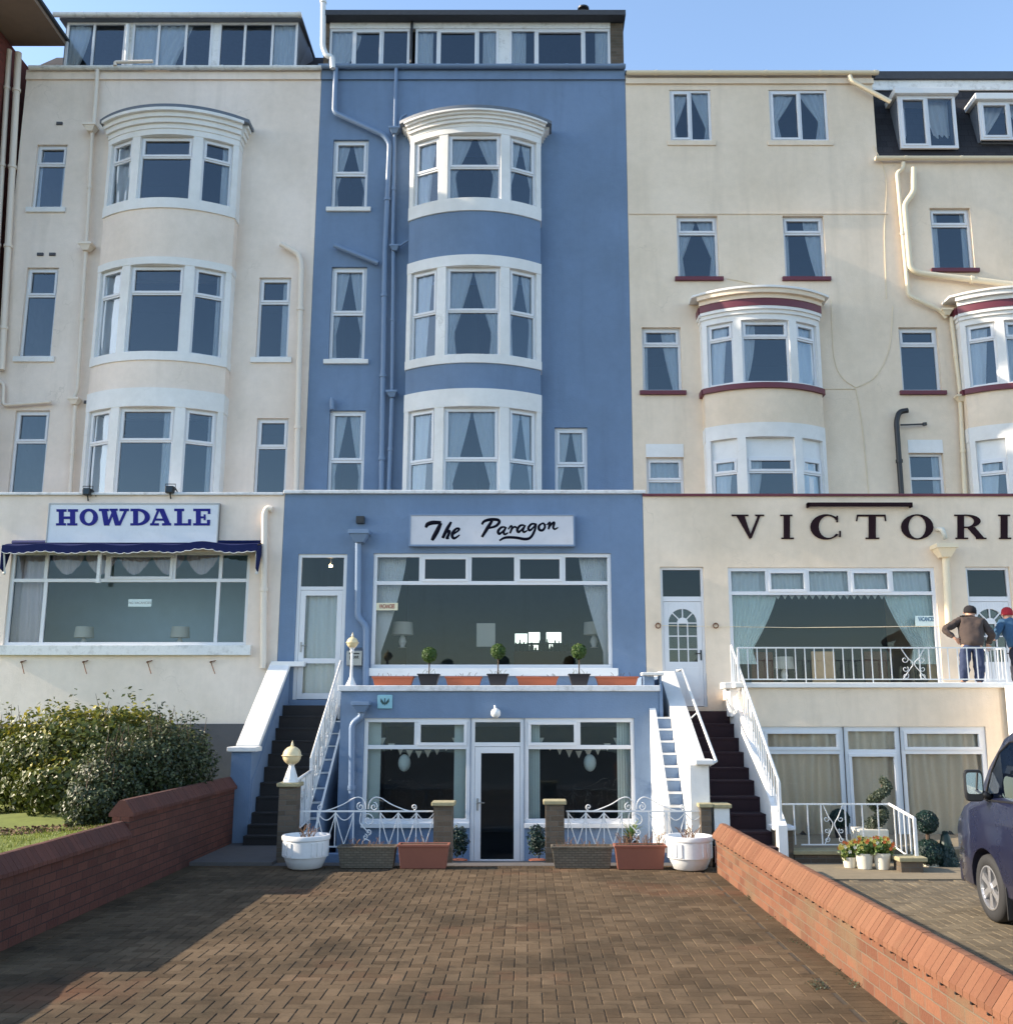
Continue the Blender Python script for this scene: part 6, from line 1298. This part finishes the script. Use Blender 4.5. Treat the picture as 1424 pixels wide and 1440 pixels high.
def person(lab,x,y,z,pose,hat,jacket,legs,hair=None,h=1.0,lean=0.1,rz=0,tilt=0):
    t=thing('person',lab,'person',(0,0,0)); s=h
    pel=(0,0,.93*s); ch=(0,lean*.55,1.22*s); nk=(0,lean*.95,1.46*s); hd=(0,lean*1.15+.0,1.585*s); tp=(0,lean*1.2,1.665*s)
    L=[];sh=.17;hp=.09
    E={-1:pose['l'],1:pose['r']}
    body=[[(*pel,.14),(*ch,(.15,.11)),(*nk,.06),(*hd,.095),(*tp,.075)]]
    jk=[[(0,0,.80*s,(.185,.15)),(0,0,.95*s,(.20,.16)),(*ch,(.21,.155)),(0,lean*.85,1.37*s,(.18,.125)),(*nk,.098),(0,lean*1.0,1.50*s,.085)]]
    jn=[[(pel[0],pel[1],pel[2]+.04,(.15,.125)),(pel[0],pel[1],pel[2]-.06,(.15,.125))]]
    for q in (-1,1):
        shp=(q*sh,lean*.85,1.39*s); el=E[q][0]; wr=E[q][1]
        body.append([(*ch,(.15,.11)),(*shp,.05),(*el,.04),(*wr,.027)]); body+=hand(wr,E[q][2],E[q][3])
        jk.append([(0,lean*.85,1.37*s,(.18,.125)),(*shp,.085),(*[(a+b)/2 for a,b in zip(shp,el)],.075),(*el,.066),(*[el[i]+(wr[i]-el[i])*.92 for i in range(3)],.042)])
        hip=(q*hp,0,.88*s); kn=(q*(hp+.02),-.02+q*.02,.49*s); an=(q*(hp+.03),.02*q,.09*s); toe=(q*(hp+.04),.15+.02*q,.04*s)
        body.append([(*pel,.14),(*hip,.085),(*kn,.055),(*an,.038),(*toe,.035)])
        jn.append([(pel[0],pel[1],pel[2]-.06,(.15,.125)),(*hip,.115),(*kn,.088),(*an[:2],.12*s,.075)])
    skin('body',body,'skin',t); skin('jacket',jk,jacket,t,3); skin('trousers',jn,legs,t,3)
    b=MB(); 
    for q in (-1,1):
        an=(q*(hp+.03),.02*q,.0); c=(an[0]+q*.005,an[1]+.05); b.hexa([(c[0]-.05,c[1]-.13,0),(c[0]+.05,c[1]-.13,0),(c[0]+.045,c[1]+.15,0),(c[0]-.045,c[1]+.15,0)],[(c[0]-.045,c[1]-.11,.11),(c[0]+.045,c[1]-.11,.11),(c[0]+.035,c[1]+.11,.05),(c[0]-.035,c[1]+.11,.05)])
    b.build('shoes',M['black'],t,bevel=.015)
    b=MB(); hx,hy,hz=hd; b.lathe([(.108,-.02),(.113,.0),(.112,.04),(.098,.09),(.06,.125),(.005,.138)],(hx,hy-.004,hz+.005),20,sx=.9); b.build('knitted_hat',M[hat],t,smooth=True)
    b=MB()
    b.tube([(hx,hy+.095,hz+.01),(hx,hy+.118,hz-.025),(hx,hy+.095,hz-.035)],[.008,.013,.010],6)
    for q in (-1,1): b.lathe([(.004,-.03),(.016,-.015),(.018,.01),(.006,.03)],(hx+q*.092,hy,hz-.01),8,sx=.6)
    b.tube([(hx-.025,hy+.09,hz-.06),(hx,hy+.097,hz-.062),(hx+.025,hy+.09,hz-.06)],.005,5); b.build('face_features',M['skin'],t,smooth=True)
    b=MB()
    for q in (-1,1): b.ball((hx+q*.032,hy+.088,hz+.012),.011,8)
    b.build('eyes',M['black'],t,smooth=True)
    t.location=(x,y,z); t.rotation_euler=(0,tilt,rz); return t
fl=lv-.08
px=X(1360,900,YB+.6)
person('man in brown jacket, dark beanie and jeans on the cream balcony, hand on hip',px,YB+.6,fl,
 dict(l=((-.42,.02,1.08),(-.25,-.04,.93),(.5,.3,-.5),(0,-1,0)),r=((.32,.14,1.05),(.27,.30,.88),(.1,.5,-.8),(0,-1,0))),'blackh','jacket','jeans',h=.94,lean=.26,rz=R(-16),tilt=R(5)).scale=(1.13,1.1,.93)
px=X(1430,900,YB+.9)
person('person in a blue jacket and red knitted hat at the right edge of the balcony',px,YB+.9,fl,
 dict(l=((-.32,.12,1.0),(-.2,.34,.92),(.3,.8,0),(0,0,1)),r=((.32,.12,1.0),(.2,.34,.92),(-.3,.8,0),(0,0,1))),'redh','bluej','darkt',h=.86,lean=.2,rz=R(10))

# weeds and moss along the foot of the orange wall
b=MB()
for k in range(26):
    y=random.uniform(6.5,14.6); x=2.72-random.random()**2*.12; n=random.randint(8,40)
    if k==0: x,y,n=2.35,8.9,90
    for i in range(n):
        p=Vector((x+random.gauss(0,.04),y+random.gauss(0,.07),random.uniform(.004,.03))); leaf(b,p,Vector((0,0,1)),random.uniform(.012,.03),random.random())
tag(b.build('moss',M['leaf_dull']),'small moss tufts and weeds in the joints beside the orange brick wall','weeds',kind='stuff')
